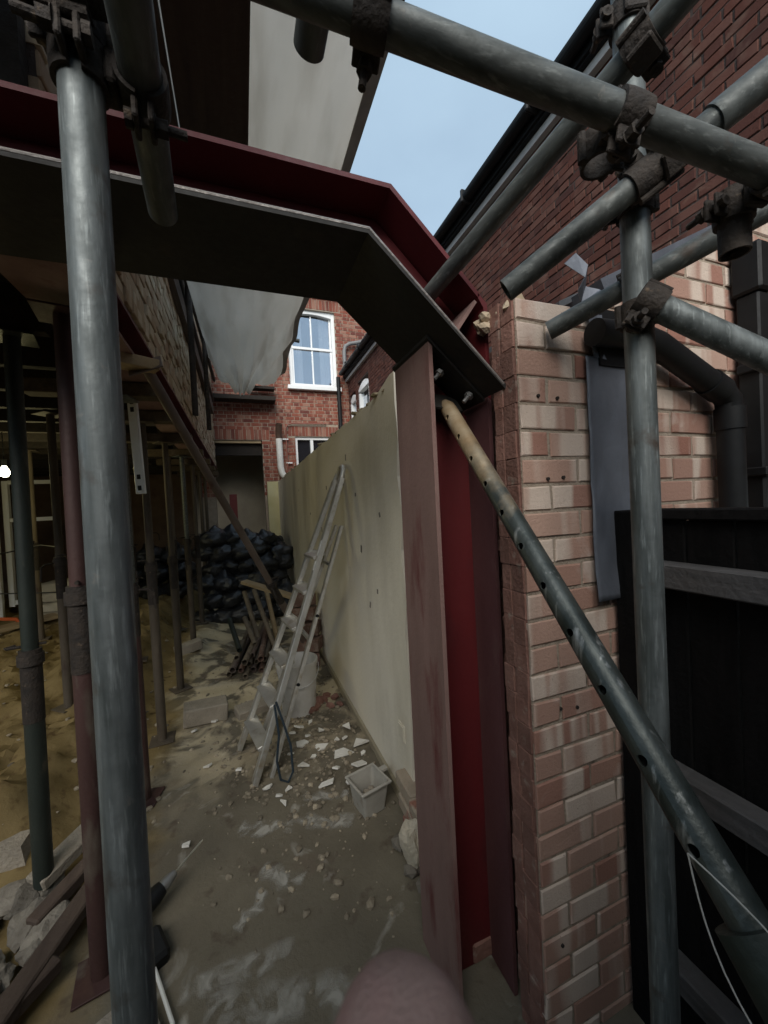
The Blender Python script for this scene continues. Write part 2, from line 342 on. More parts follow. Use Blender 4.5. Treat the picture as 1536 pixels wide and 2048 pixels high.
def brickwall(root, z0, length, nz, course, pat, holes=(), dep=.05, m='redx', mortar='mortar', limit=300, joint=.01, plane=None, proud=.006, soldiers=(), minz=-1, jit=.0025, mholes=None, mdep=None, ucut=None, flat=(0, 0)):
    """bricks in root's local frame: u = +x, wall face towards -y"""
    mw = Matrix.LocRotScale(root.location, root.rotation_euler, None); pieces = []
    for k in range(nz):
        v0 = z0 + k * course; v1 = v0 + course - joint
        if v1 < minz: continue
        seq = pat(k); u = seq[0]; i = 1
        while u < length:
            w = seq[1 + (i - 1) % (len(seq) - 1)]; a, e = max(u, 0), min(u + w - joint, length); u += w; i += 1
            if ucut: e = min(e, ucut(k))
            if e - a < .02: continue
            segs = [(a, e)]
            for (h0, h1, g0, g1) in holes:
                if v1 > g0 + .012 and v0 < g1 - .012:
                    ns = []
                    for (p, q) in segs:
                        if q <= h0 or p >= h1: ns.append((p, q))
                        else:
                            if p < h0: ns.append((p, h0))
                            if q > h1: ns.append((h1, q))
                    segs = ns
            for (p, q) in segs:
                if q - p > .02: pieces.append([(p, v0), (q, v0), (q, v1), (p, v1)])
    for (a, e, g0, g1, n) in soldiers:
        w = (e - a) / n
        for i in range(n): pieces.append([(a + i * w, g0), (a + (i + 1) * w - joint * .9, g0), (a + (i + 1) * w - joint * .9, g1), (a + i * w, g1)])
    items = []
    for poly in pieces:
        if plane:
            poly = clip(poly, *plane) if poly[1][0] > flat[0] else clip(poly, 0, 1, -flat[1])
            if len(poly) < 3: continue
            xs = [p[0] for p in poly]; ys = [p[1] for p in poly]
            if max(xs) - min(xs) < .02 or max(ys) - min(ys) < .015: continue
        c = (sum(p[0] for p in poly) / len(poly), sum(p[1] for p in poly) / len(poly))
        wp = mw @ Vector((c[0], 0, c[1])); s = on_screen(wp)
        nrm = (mw.to_3x3() @ Vector((0, -1, 0))); dv = (CAM - wp)
        area = (max(p[0] for p in poly) - min(p[0] for p in poly)) * abs(nrm.dot(dv.normalized())) / dv.length if s else -1
        items.append((area, c, [(p[0] - c[0], p[1] - c[1]) for p in poly]))
    items.sort(key=lambda q: -q[0])
    rest = MB()
    for i, (ar, c, poly) in enumerate(items):
        off = -proud + random.uniform(-jit, jit)
        if i < limit and ar > 0:
            w = round(max(p[0] for p in poly) - min(p[0] for p in poly), 2); h = round(max(p[1] for p in poly) - min(p[1] for p in poly), 3)
            if len(poly) == 4 and not plane:
                key = (w, h, random.randrange(4), m, dep)
                if key not in BC:
                    me = MB(); me.add(*brick_local([(-w / 2, -h / 2), (w / 2, -h / 2), (w / 2, h / 2), (-w / 2, h / 2)], dep, hash(key[:3]) & 999)); BC[key] = me.mesh('brick', MT[m])
                me = BC[key]
            else:
                q = MB(); q.add(*brick_local(poly, dep, i)); me = q.mesh('brick', MT[m])
            o = link('brick', me, root, loc=(c[0], off, c[1]))
            o.rotation_euler = (0, random.uniform(-.006, .006), random.uniform(-.008, .008))
        else:
            vs, fs = brick_local(poly, dep, i)
            rest.add([(q[0] + c[0], q[1] + off, q[2] + c[1]) for q in vs], fs)
    if rest.v: link('brickwork', rest.mesh('brickwork', MT[m]), root, loc=(0, 0, 0), kind='stuff')
    # mortar bed behind, cut round the openings
    mb = MB(); hs = holes if mholes is None else mholes; zt = z0 + nz * course
    us = sorted({0, length, *[h[0] for h in hs], *[h[1] for h in hs]}); vs_ = sorted({0 if minz < 0 else max(0, z0), zt, *[h[2] for h in hs], *[h[3] for h in hs]})
    us = [x for x in us if 0 <= x <= length]; vs_ = [x for x in vs_ if x <= zt]
    d = mdep or max(.1, dep)
    for i in range(len(us) - 1):
        for j in range(len(vs_) - 1):
            cu, cv = (us[i] + us[i + 1]) / 2, (vs_[j] + vs_[j + 1]) / 2
            if any(h[0] < cu < h[1] and h[2] < cv < h[3] for h in hs): continue
            poly = [(us[i], vs_[j]), (us[i + 1], vs_[j]), (us[i + 1], vs_[j + 1]), (us[i], vs_[j + 1])]
            if plane:
                pz = clip([(flat[0] + .02, poly[0][1]), poly[1], poly[2], (flat[0] + .02, poly[2][1])], *plane)
                mb.prism([(p[0], 0, p[1]) for p in pz], (0, d, 0))
                poly = clip([poly[0], (flat[0] + .02, poly[0][1]), (flat[0] + .02, poly[2][1]), poly[3]], 0, 1, -flat[1])
                if len(poly) < 3: continue
            mb.prism([(p[0], 0, p[1]) for p in poly], (0, d, 0))
    link('mortar', mb.mesh('mortar', MT[mortar]), root, loc=(0, 0, 0))

def stretcher(p, start=0.0):
    return lambda k: [start - (p / 2 if k % 2 else 0), p]
def flemish(p):
    return lambda k: [-(p * .75 if k % 2 else 0), p, p * .5]

# ================================================================== GROUND
def axis(a, b, st, far):
    x = [a + i * st for i in range(int(round((b - a) / st)) + 1)]
    d = st
    while x[-1] < far: d *= 1.5; x.append(x[-1] + d)
    d = st
    while x[0] > -far: d *= 1.5; x.insert(0, x[0] - d)
    return x
def sm(e0, e1, x): t = max(0, min(1, (x - e0) / (e1 - e0))); return t * t * (3 - 2 * t)
def gz(x, y):
    if abs(x) > 6 or y > 9.2 or y < -2: return -.02
    n1 = noise.noise((x * 1.3, y * 1.3, 3)); n2 = noise.noise((x * 4.5, y * 4.5, 9)); n3 = noise.noise((x * 15, y * 15, 1)); n4 = noise.noise((x * 34, y * 34, 5))
    h = .012 * n1 + .008 * n2 + .004 * n3
    soil = sm(-.72, -1.15, x + .12 * n1) * sm(1.9, 2.25, y + .12 * n2)
    h += soil * (.24 + .13 * n1 + .08 * n2 + .04 * n3 + .018 * n4 + .14 * sm(3, 6, y))
    m = sm(.75, .1, math.hypot((x + .75), (y - 5.2) * .5)); h += m * (.14 + .04 * n2 + .02 * n3)
    rub = sm(.7, .2, math.hypot(x - .42, (y - 2.5) * .9)); h += rub * (.012 + .02 * n3 + .018 * abs(n4))
    mid = sm(-.9, -.3, x) * sm(1.9, 2.6, y) * sm(4.6, 3.6, y); h += mid * (.008 * n3 + .01 * max(0, n4))
    return h
xs = axis(-3.6, .8, .035, 260); ys = axis(.6, 6.6, .035, 260)
g = MB(); g.v = [Vector((x, y, gz(x, y))) for y in ys for x in xs]; nx = len(xs)
g.f = [(j * nx + i, j * nx + i + 1, (j + 1) * nx + i + 1, (j + 1) * nx + i) for j in range(len(ys) - 1) for i in range(nx - 1)]
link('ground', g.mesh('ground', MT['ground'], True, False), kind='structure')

def rock(s, r, seed, sub=1):
    rg = random.Random(seed); bm = bmesh.new(); bmesh.ops.create_icosphere(bm, subdivisions=sub, radius=1)
    off = Vector((rg.random() * 99, 0, 0))
    for q in bm.verts:
        k = 1 + .45 * noise.noise(q.co * 1.3 + off) + (.16 * noise.noise(q.co * 4 + off) if sub > 1 else 0); q.co = Vector((q.co.x * k * r[0], q.co.y * k * r[1], q.co.z * k * r[2]))
    bm.verts.index_update(); vs = [q.co.copy() for q in bm.verts]; fs = [[q.index for q in f.verts] for f in bm.faces]; bm.free()
    m = Quaternion((0, 0, 1), rg.random() * 6.28).to_matrix()
    return [m @ q + Vector(s) for q in vs], fs
grit = MB()
for i in range(1900):
    if i < 1300: x, y = random.gauss(.35, .25), random.gauss(2.5, .5)
    elif i < 1500: x, y = random.uniform(-.7, .3), random.uniform(2.1, 4.2)
    else: x, y = random.uniform(-2.6, -.7), random.uniform(2.0, 6)
    if x > .66: continue
    r = random.choice((.003, .004, .005, .006, .008, .011, .015)) * random.uniform(.7, 1.2)
    grit.add(*rock((x, y, gz(x, y) + r * .3), (r * 1.3, r, r * .7), i))
grit.obj('gravel', mat('dirty_grit', (.17, .14, .10), (.30, .26, .19), 30, .95, 0, .5, 90, var=.45), kind='stuff')

# pale dust scuffs trodden into the floor
mds, t, b, g = base('trodden_plaster_dust'); P = g.outputs['Position']
b.inputs['Base Color'].default_value = (.40, .385, .34, 1); b.inputs['Roughness'].default_value = .95; b.inputs['Specular IOR Level'].default_value = .1
uv = nn(t, 'ShaderNodeAttribute', attribute_name='edge')
mu = nn(t, 'ShaderNodeMath', operation='MULTIPLY'); t.links.new(rmp(t, noi(t, P, 13, 10, .8), .40, .62), mu.inputs[0]); t.links.new(uv.outputs['Fac'], mu.inputs[1])
t.links.new(mu.outputs[0], b.inputs['Alpha'])
sc_ = MB(); ed_ = []
for (xa, ya, xb, yb, w_) in ((-.02, 1.72, .16, 1.60, .05), (-.10, 1.50, .02, 1.62, .03), (-.28, 1.38, .10, 1.36, .05), (-.20, 1.30, .26, 1.16, .07), (.10, 1.92, .44, 1.80, .05), (-.30, 1.16, .0, 1.10, .06), (.22, 2.05, .46, 1.98, .04), (-.1, 2.0, .1, 1.9, .05)):
    n_ = 14; d_ = Vector((xb - xa, yb - ya)); pn = Vector((-d_.y, d_.x)).normalized(); o_ = len(sc_.v)
    for i in range(n_ + 1):
        t_ = i / n_; c = Vector((xa, ya)) + d_ * t_ + pn * .035 * noise.noise((t_ * 3, xa * 9, ya))
        for k in (-1, -.4, .4, 1):
            p = c + pn * w_ * k * (1 + .5 * noise.noise((t_ * 6, k, xb))); sc_.v.append(Vector((p.x, p.y, gz(p.x, p.y) + .0045))); ed_.append(0 if abs(k) == 1 or i in (0, n_) else .8)
    for i in range(n_):
        for k in range(3): sc_.f.append((o_ + i * 4 + k, o_ + i * 4 + k + 1, o_ + i * 4 + 5 + k, o_ + i * 4 + 4 + k))
me = sc_.mesh('dust_scuffs', mds, True, False); at_ = me.attributes.new('edge', 'FLOAT', 'POINT'); at_.data.foreach_set('value', ed_)
link('dust_scuffs', me, kind='stuff')

# ================================================================== BUILDINGS
# far house at the end of the alley
YF = 8.3
far = thing('brick_house', 'two storey red brick house closing the far end of the alley with white sash window', 'house', (-.75, YF, 0))
o = -far.location.x
FH = [(o - .48, o + .46, 0, 3.03), (o + 1.10, o + 2.14, 4.2, 5.88), (o + 1.14, o + 1.95, 1.95, 3.12)]
SOL = [(o - .66, o + .62, 3.04, 3.25, 17), (o + .98, o + 2.26, 5.90, 6.11, 17), (o + 1.0, o + 2.1, 3.13, 3.34, 15)]
brickwall(far, 0, 5.6, 84, .0755, flemish(.224), holes=FH + [(s[0], s[1], s[2] - .01, s[3]) for s in SOL], m='redx', mortar='mortar', soldiers=SOL, minz=1.9, mholes=FH, mdep=.22)
def wp(px): return o + px
b = MB(); b.box((1.9, YF - .04, 6.30), (5.5, .16, .09)); b.obj('string_course', MT['white'], far)
b = MB(); b.prism([(-.9, YF - .25, 6.36), (-.9, YF - .25, 6.46), (-.9, YF + 4, 8.6), (-.9, YF + 4, 8.5)], (6.2, 0, 0)); b.obj('roof', MT['slate'], far)
# big sash window
sw = MB(); X0, X1, Z0, Z1 = 1.10, 2.14, 4.2, 5.88; yy = YF + .10
for (c, d) in (((X0 + .035, yy, (Z0 + Z1) / 2), (.07, .10, Z1 - Z0)), ((X1 - .035, yy, (Z0 + Z1) / 2), (.07, .10, Z1 - Z0)), (((X0 + X1) / 2, yy, Z0 + .04), (X1 - X0 - .142, .10, .08))): sw.box(c, d)
arc = [(X0 + .072 + (X1 - X0 - .144) * i / 10, 0, Z1 - .12 + .05 * math.sin(math.pi * i / 10)) for i in range(11)]
sw.prism([(X0 + .072, yy - .05, Z1)] + [(q[0], yy - .05, q[2]) for q in arc] + [(X1 - .072, yy - .05, Z1)], (0, .10, 0))
win = sw.obj('window', MT['white'], far)
s2 = MB()
zm = 5.06
for (x0, x1, z0, z1, y) in ((X0 + .075, X1 - .075, zm - .025, zm + .025, yy - .012), (X0 + .075, X0 + .115, Z0 + .085, zm - .028, yy), (X1 - .115, X1 - .075, Z0 + .085, zm - .028, yy), (X0 + .075, X0 + .11, zm + .028, 5.78, yy + .03), (X1 - .11, X1 - .075, zm + .028, 5.78, yy + .03),
                            (1.613, 1.637, Z0 + .085, zm - .028, yy + .002), (1.613, 1.637, zm + .028, 5.78, yy + .03)):
    s2.box(((x0 + x1) / 2, y, (z0 + z1) / 2), (x1 - x0, .04, z1 - z0))
s2.obj('sash', MT['white'], win)
for (z0, z1, y) in ((Z0 + .09, zm - .03, yy + .012), (zm + .03, 5.76, yy + .04)):
    for (x0, x1) in ((X0 + .116, 1.612), (1.638, X1 - .116)):
        q = MB(); q.box(((x0 + x1) / 2, y, (z0 + z1) / 2), (x1 - x0, .006, z1 - z0)); q.obj('pane', MT['glass'], win)
for (xa, xb, fl) in ((X0 + .06, X0 + .33, 1), (X1 - .33, X1 - .06, -1)):
    q = MB(); n = 24
    for i in range(n + 1):
        t_ = i / n; x = xa + (xb - xa) * t_; y = yy + .13 + .018 * math.sin(i * 1.9)
        for z in (Z0, Z1): q.v.append(Vector((x, y, z)))
    q.f = [(2 * i, 2 * i + 2, 2 * i + 3, 2 * i + 1) for i in range(n)]
    ob = q.obj('curtain', MT['curtain'], win); sf = ob.modifiers.new('s', 'SOLIDIFY'); sf.thickness = .003
q = MB(); q.box((1.62, YF + 1.3, 5.0), (2.4, .1, 2.6)); q.box((1.62, YF + .8, 3.9), (2.4, 1.1, .1)); q.box((1.62, YF + .8, 6.2), (2.4, 1.1, .1)); q.box((.45, YF + .8, 5), (.1, 1.1, 2.2)); q.box((2.8, YF + .8, 5), (.1, 1.1, 2.2))
q.obj('bedroom', MT['roomwall'], far)
q = MB(); q.box((1.62, YF - .045, 4.155), (1.16, .13, .085), b=.006); q.obj('window_sill', MT['white'], win)
# lower window
lw = MB()
for (c, d) in (((1.165, YF + .08, 2.53), (.05, .09, 1.18)), ((1.925, YF + .08, 2.53), (.05, .09, 1.18)), ((1.545, YF + .08, 3.09), (.71, .09, .06)), ((1.50, YF + .08, 2.5), (.06, .085, 1.11))): lw.box(c, d)
lwo = lw.obj('window', MT['white'], far)
for (x0, x1) in ((1.192, 1.468), (1.532, 1.898)):
    q = MB(); q.box(((x0 + x1) / 2, YF + .10, 2.5), (x1 - x0, .006, 1.11)); q.obj('pane', MT['glassdark'], lwo)
# the room seen through the wide opening
q = MB(); q.box((0, YF + 2.6, 1.5), (2.6, .1, 3.2)); q.box((-1.3, YF + 1.4, 1.5), (.1, 2.3, 3.2)); q.box((1.3, YF + 1.4, 1.5), (.1, 2.3, 3.2)); q.box((0, YF + 1.45, 3.15), (2.5, 2.2, .1))
q.obj('back_room', MT['roomwall'], far)
q = MB(); q.box((-.50, YF + .09, 1.3), (.035, .16, 2.6)); q.box((-.02, YF + .1, 3.0), (.92, .16, .05)); q.obj('door_frame', MT['wood'], far)
q = MB(); q.box((-.02, YF + .12, 2.85), (.93, .05, .24)); q.obj('lintel_board', MT['wooddark'], far)
q = MB(); q.box((-.17, YF + .5, 1.0), (.15, .05, 1.9), b=.005)
for z in (.5, 1.5): q.box((-.17, YF + .468, z), (.08, .012, .7), b=.004)
q.obj('door', MT['dustred'], far)
# alley side flank of the neighbour, the long red wall on the right
XR = 2.38
nb = thing('brick_house', 'dark red brick flank wall of the neighbouring house under a black gutter on the right', 'house', (XR, YF - .02, 0), R(-90))
LU = 10.6
NH = [(YF - .02 - 7.57, YF - .02 - 6.87, 2.5, 4.10), (YF - .02 - 8.2, YF - .02 - 7.75, 2.5, 4.02)]
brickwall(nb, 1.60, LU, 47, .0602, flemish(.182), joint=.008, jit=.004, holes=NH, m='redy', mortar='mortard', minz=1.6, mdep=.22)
q = MB(); q.box((XR - .05, YF - .02 - LU / 2, 4.43), (.10, LU, .02)); q.obj('soffit', MT['black'], nb); q = MB(); q.box((XR - .035, YF - .02 - LU / 2, 4.385), (.05, LU, .06)); q.obj('batten', mat('greyed_white_paint', (.36, .36, .35), (.45, .45, .44), 6, .7), nb)
q = MB(); q.box((XR - .11, YF - .02 - LU / 2, 4.50), (.02, LU, .13)); q.obj('fascia', MT['black'], nb)
q = MB(); pr = [(XR - .168 + .055 * math.cos(a), 0, 4.525 + .055 * math.sin(a)) for a in [math.pi + math.pi * i / 10 for i in range(11)]]
pr2 = [(XR - .168 + .050 * math.cos(a), 0, 4.525 + .050 * math.sin(a)) for a in [2 * math.pi - math.pi * i / 10 for i in range(11)]]
q.prism([(p[0], YF - .05, p[2]) for p in pr + pr2], (0, -LU + .05, 0)); gut = q.obj('gutter', MT['black'], nb)
for k in range(12):
    q = MB(); q.box((XR - .168, YF - .6 - k * .9, 4.52), (.125, .035, .125), b=.01); q.obj('bracket', MT['black'], gut)
q = MB(); q.prism([(XR - .14, YF, 4.59), (XR - .14, YF, 4.63), (XR + 3, YF, 6.6), (XR + 3, YF, 6.56)], (0, -LU, 0)); q.obj('roof', MT['slate'], nb)
for (y0, y1, zt) in ((6.87, 7.57, 4.10), (7.75, 8.2, 4.02)):
    q = MB(); yc = (y0 + y1) / 2; x = XR + .06
    q.box((x, y0 + .03, 3.2), (.10, .06, 1.35)); q.box((x, y1 - .03, 3.2), (.10, .06, 1.35)); q.box((x, yc, 2.55), (.10, y1 - y0 - .122, .1)); q.box((x + .01, yc, 3.2), (.05, y1 - y0 - .122, .05))
    arc = [(x - .05, y0 + .0 + (y1 - y0) * i / 10, zt - .14 + .10 * math.sin(math.pi * i / 10)) for i in range(11)]
    q.prism([(x - .05, y0 + .0, zt - .19)] + arc + [(x - .05, y1 - .0, zt - .19)], (.1, 0, 0))
    q.box((XR + .12, y0 + .008, 3.2), (.2, .012, 1.3)); q.box((XR + .12, y1 - .008, 3.2), (.2, .012, 1.3))
    w = q.obj('window', MT['white'], nb)
    q = MB(); q.box((x + .03, yc, 3.2), (.006, y1 - y0 - .14, 1.2)); q.obj('pane', MT['glass'], w)
# rain pipes on the far house
q = MB(); q.tube([(2.13, YF - .10, 1.4), (2.13, YF - .10, 4.42)], .045); dp = q.obj('downpipe', MT['black'], None, True, label='black downpipe in the far corner where the gutter ends', cat='pipe')
q = MB(); q.tube([(2.30, YF - .10, 4.47), (2.30, YF - .10, 5.02), (2.33, YF - .10, 5.12), (2.42, YF - .10, 5.18), (3.1, YF - .1, 5.36)], .042, 16)
for z in (4.55,): q.tube([(2.30, YF - .10, z), (2.30, YF - .10, z + .06)], .052)
q.obj('waste_pipe', mat('grey_pipe', (.13, .13, .13), (.2, .2, .2), 8, .5), None, True, label='bent grey waste pipe on the far house right of the sash window', cat='pipe')
q = MB(); q.tube([(.93, YF - .09, 2.20), (.87, YF - .09, 2.24), (.82, YF - .09, 2.34), (.80, YF - .09, 2.46), (.795, YF - .09, 3.05)], .066, 18)
sp = q.obj('soil_pipe', MT['offw'], None, True, label='white soil pipe with an open dark socket on the far house', cat='pipe')
q = MB(); q.tube([(.795, YF - .09, 3.05), (.79, YF - .10, 3.14), (.80, YF - .20, 3.34)], [.062, .064, .068], 18, .008); q.obj('open_socket', mat('brown_socket', (.06, .035, .025), (.1, .06, .04), 9, .6), sp, True)
q = MB(); q.tube([(.95, YF - .05, 1.9), (.95, YF - .05, 3.28), (.99, YF - .05, 3.36), (1.07, YF - .05, 3.385), (1.82, YF - .05, 3.40)], .016, 10)
tp = q.obj('copper_pipe', mat('painted_copper', (.20, .07, .05), (.26, .1, .07), 8, .5), None, True, label='thin brown pipe turning right above the lower far window', cat='pipe')
q = MB()
for z in (2.55, 3.05): q.box((.99 if z < 3 else .93, YF - .05, z), (.12, .03, .025))
q.obj('pipe_clip', MT['white'], tp)

# cream rendered alley wall
XW = .70; ZW = 2.13
cw = thing('rendered_wall', 'long cream painted rendered wall along the right side of the alley', 'wall', (XW, 7.9, 0), R(-90))
random.seed(11)
LW = 7.9 - 1.66; top = []; n = 130
for i in range(n + 1):
    y = 7.9 - LW * i / n; top.append((y, ZW + .018 * noise.noise((y * 3, 1, 0)) + .012 * noise.noise((y * 13, 2, 0)) + (0.05 * sm(2.0, 1.66, y))))
end = [(1.66 + .03 * noise.noise((z * 5, 7, 0)) + .015 * noise.noise((z * 17, 3, 0)), z) for z in [.0 + ZW * k / 24 for k in range(24)]]
q = MB(); poly = [(XW, y, z) for y, z in top] + [(XW, y, z) for y, z in reversed(end)] + [(XW, 7.9, 0)]
q.prism(poly, (.018, 0, 0)); q.obj('render_coat', MT['render'], cw)
q = MB(); q.box((XW + .018 + .0525, (7.9 + 1.70) / 2, ZW / 2 - .012), (.105, 7.9 - 1.70, ZW - .02)); q.obj('brick_core', MT['rough'], cw)
q = MB()
for i in range(60):
    y = random.uniform(1.7, 7.8); q.add(*rock((XW + random.uniform(.0, .1), y, ZW + random.uniform(-.005, .012)), (.03, .04, .014), 300 + i))
q.obj('broken_coping', mat('mossy_mortar', (.24, .19, .11), (.34, .28, .18), 14, .95, 0, .7), cw, kind='stuff')
q = MB()   # dirt skirting along the foot
q.prism([(XW - .012, 1.7, 0), (XW - .012, 1.7, .055), (XW - .001, 1.7, .07), (XW - .001, 1.7, 0)], (0, 6.1, 0)); q.obj('skirting', mat('dirty_skirting', (.34, .31, .22), (.26, .22, .15), 6, .9), cw)
q = MB(); q.box((XW - .003, 1.775, .40), (.006, .075, .085), b=.002); q.box((XW - .008, 1.775, .40), (.004, .06, .07), b=.001); q.obj('blank_plate', MT['render'], cw)
q = MB()
for (y, z) in ((3.3, 1.73), (2.4, 1.63), (2.33, 1.28), (2.6, 1.9), (3.6, 1.35), (4.2, 1.5), (2.05, 1.06), (2.2, .95), (5, 1.8), (1.95, 1.5)):
    q.box((XW - .001, y, z), (.003, .012 + .01 * random.random(), .02 + .03 * random.random()), Matrix.Rotation(random.uniform(-.4, .4), 3, 'X'))
q.obj('chip', MT['stone'], cw)
q = MB(); q.box((.60, 7.97, 1.07), (.22, .13, 2.14)); q.obj('wall_return', mat('yellowed_render', (.46, .42, .22), (.54, .5, .3), 4, .8), cw)

# ================================================================== STEEL FRAME
fr = thing('steel_portal_frame', 'red primed steel beam cranked down onto a steel column beside the brick pier', 'steel frame', (.63, 1.09, 0))
def P2(pts, y0, y1): return [(p[0], y0, p[1]) for p in pts], (0, y1 - y0, 0)
YN, YFa = .97, 1.22; TF = .013; T = .012
# column: inner flange, web, outer flange
XI, XO = .52, .727
pl = lambda x: 2.207 - (x - .319) * .919       # underside line of the inclined bottom plate
q = MB(); q.prism([(XI, YN, 0), (XI + TF, YN, 0), (XI + TF, YN, pl(XI + TF) - .012), (XI, YN, pl(XI) - .012)], (0, YFa - YN, 0))
q.obj('column_flange', MT['oxdust'], fr, label='dusty pink inner flange of the column')
q = MB(); q.prism([(XO - TF, YN, 0), (XO, YN, 0), (XO, YN, pl(XO) + T + .010), (XO - TF, YN, pl(XO) + T + .018)], (0, YFa - YN, 0)); q.obj('column_flange', MT['oxdark'], fr, label='dark purple outer flange of the column')
YWb = (YN + YFa) / 2
q = MB(); q.prism([(XI + TF, YWb - .005, 0), (XO - TF, YWb - .005, 0), (XO - TF, YWb - .005, pl(XO - TF) - .012), (XI + TF, YWb - .005, pl(XI + TF) - .012)], (0, .01, 0)); q.obj('column_web', MT['oxide'], fr)
# bottom plate of the rafter, cranked, wider than the section
T = .012; kx, kz = .319, 2.207; tx = .700
low = [(-3.2, kz - .004), (kx, kz), (tx, pl(tx))]
def thick(line, t):
    out = []
    for i, p in enumerate(line):
        d0 = Vector(line[i]) - Vector(line[i - 1]) if i else Vector(line[1]) - Vector(line[0]); d1 = Vector(line[i + 1]) - Vector(p) if i < len(line) - 1 else d0
        n = (Vector((-d0.y, d0.x)).normalized() + Vector((-d1.y, d1.x)).normalized()).normalized(); c = n.dot(Vector((-d0.y, d0.x)).normalized()); out.append(tuple(Vector(p) + n * t / c))
    return line + out[::-1]
poly, ex = P2(thick(low, T), .87, 1.19); q = MB(); q.prism(poly, ex); q.obj('bottom_plate', MT['plate'], fr)
q = MB(); q.tube([(-3.2, .872, kz + .008), (kx + .004, .872, kz + .0125), (tx - .004, .872, pl(tx) + .013)], .0042, 8); q.obj('weld_bead', MT['zinc'] if 0 else mat('bare_steel_edge', (.28, .25, .23), (.36, .33, .31), 30, .45, .5), fr, True)
tl = [(-3.2, 2.418), (.428 - .003, 2.418), (.696, 2.160)]
poly, ex = P2(thick(tl, TF), YN, YFa); q = MB(); q.prism(poly, ex); q.obj('top_flange', MT['oxide'], fr)
q = MB(); q.prism([(.6965, YN, 2.1725), (.6965, YN, 2.158), (XO - TF, YN, 2.131), (XO - TF, YN, pl(XO) + T + .02), (XO, YN, pl(XO) + T + .012), (XO, YN, 2.145)], (0, YFa - YN, 0)); q.obj('knee_flange', MT['oxide'], fr)
web = [(-3.2, kz + T), (kx + .003, kz + T + .001), (XO - TF - .001, pl(XO - TF) + T + .006), (XO - TF - .001, 2.129), (.692, 2.157), (.424, 2.416), (-3.2, 2.416)]
q = MB(); q.prism([(p[0], YWb - .005, p[1]) for p in web], (0, .01, 0)); q.obj('beam_web', MT['oxide'], fr)
q = MB(); a, b_ = Vector((.602, 2.03)), Vector((.69, 2.150)); d = (b_ - a).normalized(); nrm = Vector((-d.y, d.x)) * .005
q.prism([(p.x, YN + .004, p.y) for p in (a - nrm, b_ - nrm, b_ + nrm, a + nrm)], (0, YWb - YN - .011, 0)); q.obj('stiffener', MT['oxdust'], fr)
q = MB(); q.prism([(XI - .006, YN - .006, pl(XI - .006) - .001), (XI - .006, YN - .006, pl(XI - .006) - .0105), (.699, YN - .006, pl(.699) - .0105), (.699, YN - .006, pl(.699) - .001)], (0, YFa - YN + .012, 0)); q.obj('cap_plate', MT['plate'], fr)
dn = Vector((-.677, 0, -.736))
for (x, y) in ((.585, YN + .05), (.665, YN + .02)):
    p = Vector((x, y, pl(x) - .016)); q = MB(); q.tube([p, p + dn * .012], .0135, 6); q.tube([p + dn * .012, p + dn * .034], .0065, 10); q.obj('bolt', MT['zinc'], fr)
# longitudinal beam carrying the upper wall on the left
lb = thing('steel_beam', 'dark red steel beam running down the alley under the left brick wall', 'steel beam', (-.52, 1.3, 2.28))
q = MB(); y0, y1 = 1.235, 8.2
q.box((-.52, (y0 + y1) / 2, 2.287), (.20, y1 - y0, .014)); q.obj('bottom_flange', MT['oxdust'], lb)
q = MB(); q.box((-.52, (y0 + y1) / 2, 2.365), (.012, y1 - y0, .142)); q.obj('web', MT['oxide'], lb)
q = MB(); q.box((-.52, (y0 + y1) / 2, 2.443), (.20, y1 - y0, .014)); q.obj('top_flange', MT['oxide'], lb)

# upper brick wall over that beam (left)
lw_ = thing('brick_wall', 'upper wall of smeared stock brick carried on the left steel beam', 'wall', (-.455, 1.28, 0), R(90))
brickwall(lw_, 2.455, 6.95, 30, .075, flemish(.225), m='stock', mortar='mortard', minz=2.4, mdep=.22, jit=.010, proud=.012)
# building mass above and behind that wall
up_ = thing('house_upper_floor', 'dark joisted upper floor over the dug out room on the left', 'building', (-3, 4.5, 2.4))
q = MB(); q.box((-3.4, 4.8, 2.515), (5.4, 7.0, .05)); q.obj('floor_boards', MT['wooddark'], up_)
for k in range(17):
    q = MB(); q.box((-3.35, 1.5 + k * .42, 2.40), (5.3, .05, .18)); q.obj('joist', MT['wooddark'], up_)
q = MB(); q.box((-3.23, 1.25, 3.5), (5.52, .04, 2.08)); q.obj('dark_infill_sheet', MT['wooddark'], up_)  # dark sheet put in to stand for the unlit interior
q = MB(); q.box((-6.1, 4.7, 1.2), (.1, 7.2, 2.6)); q.obj('side_wall', MT['roomwall'], up_)
bw = thing('room_wall', 'back wall of the dug out room with a white window frame', 'wall', (-3.2, 8.1, 0))
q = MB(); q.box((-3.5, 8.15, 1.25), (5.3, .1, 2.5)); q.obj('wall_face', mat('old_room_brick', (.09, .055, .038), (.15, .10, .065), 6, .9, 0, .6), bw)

MT['hole'] = mat('dark_plug', (.015, .012, .01), (.03, .022, .018), 20, .95)
# pier and lean-to gable: pale bricks facing the camera
PY = .821
pg = thing('brick_pier', 'pale pink brick gable wall and pier to the right of the red column', 'wall', (.708, PY + .006, 0))
vA = (1.0 - .708, 2.125); slope = (2.57 - 2.113) / (1.881 - .973)
# plane: v - slope*(u-u0) - v0 <= 0
c0 = -(vA[1]) + slope * vA[0]
rw = random.Random(5)
def pat(k):
    return [(-.1 if k % 2 else 0) - .0 + (.0), .201]
LG = XR - .708
brickwall(pg, -.032, LG, 38, .0737, pat, m='pale', mortar='mortar', plane=(-slope, 1, c0), flat=(.30, 2.085), dep=.10, mdep=.095, limit=299, jit=.0015, proud=.005,
          holes=[(.47, LG, -1, .35)], mholes=[])
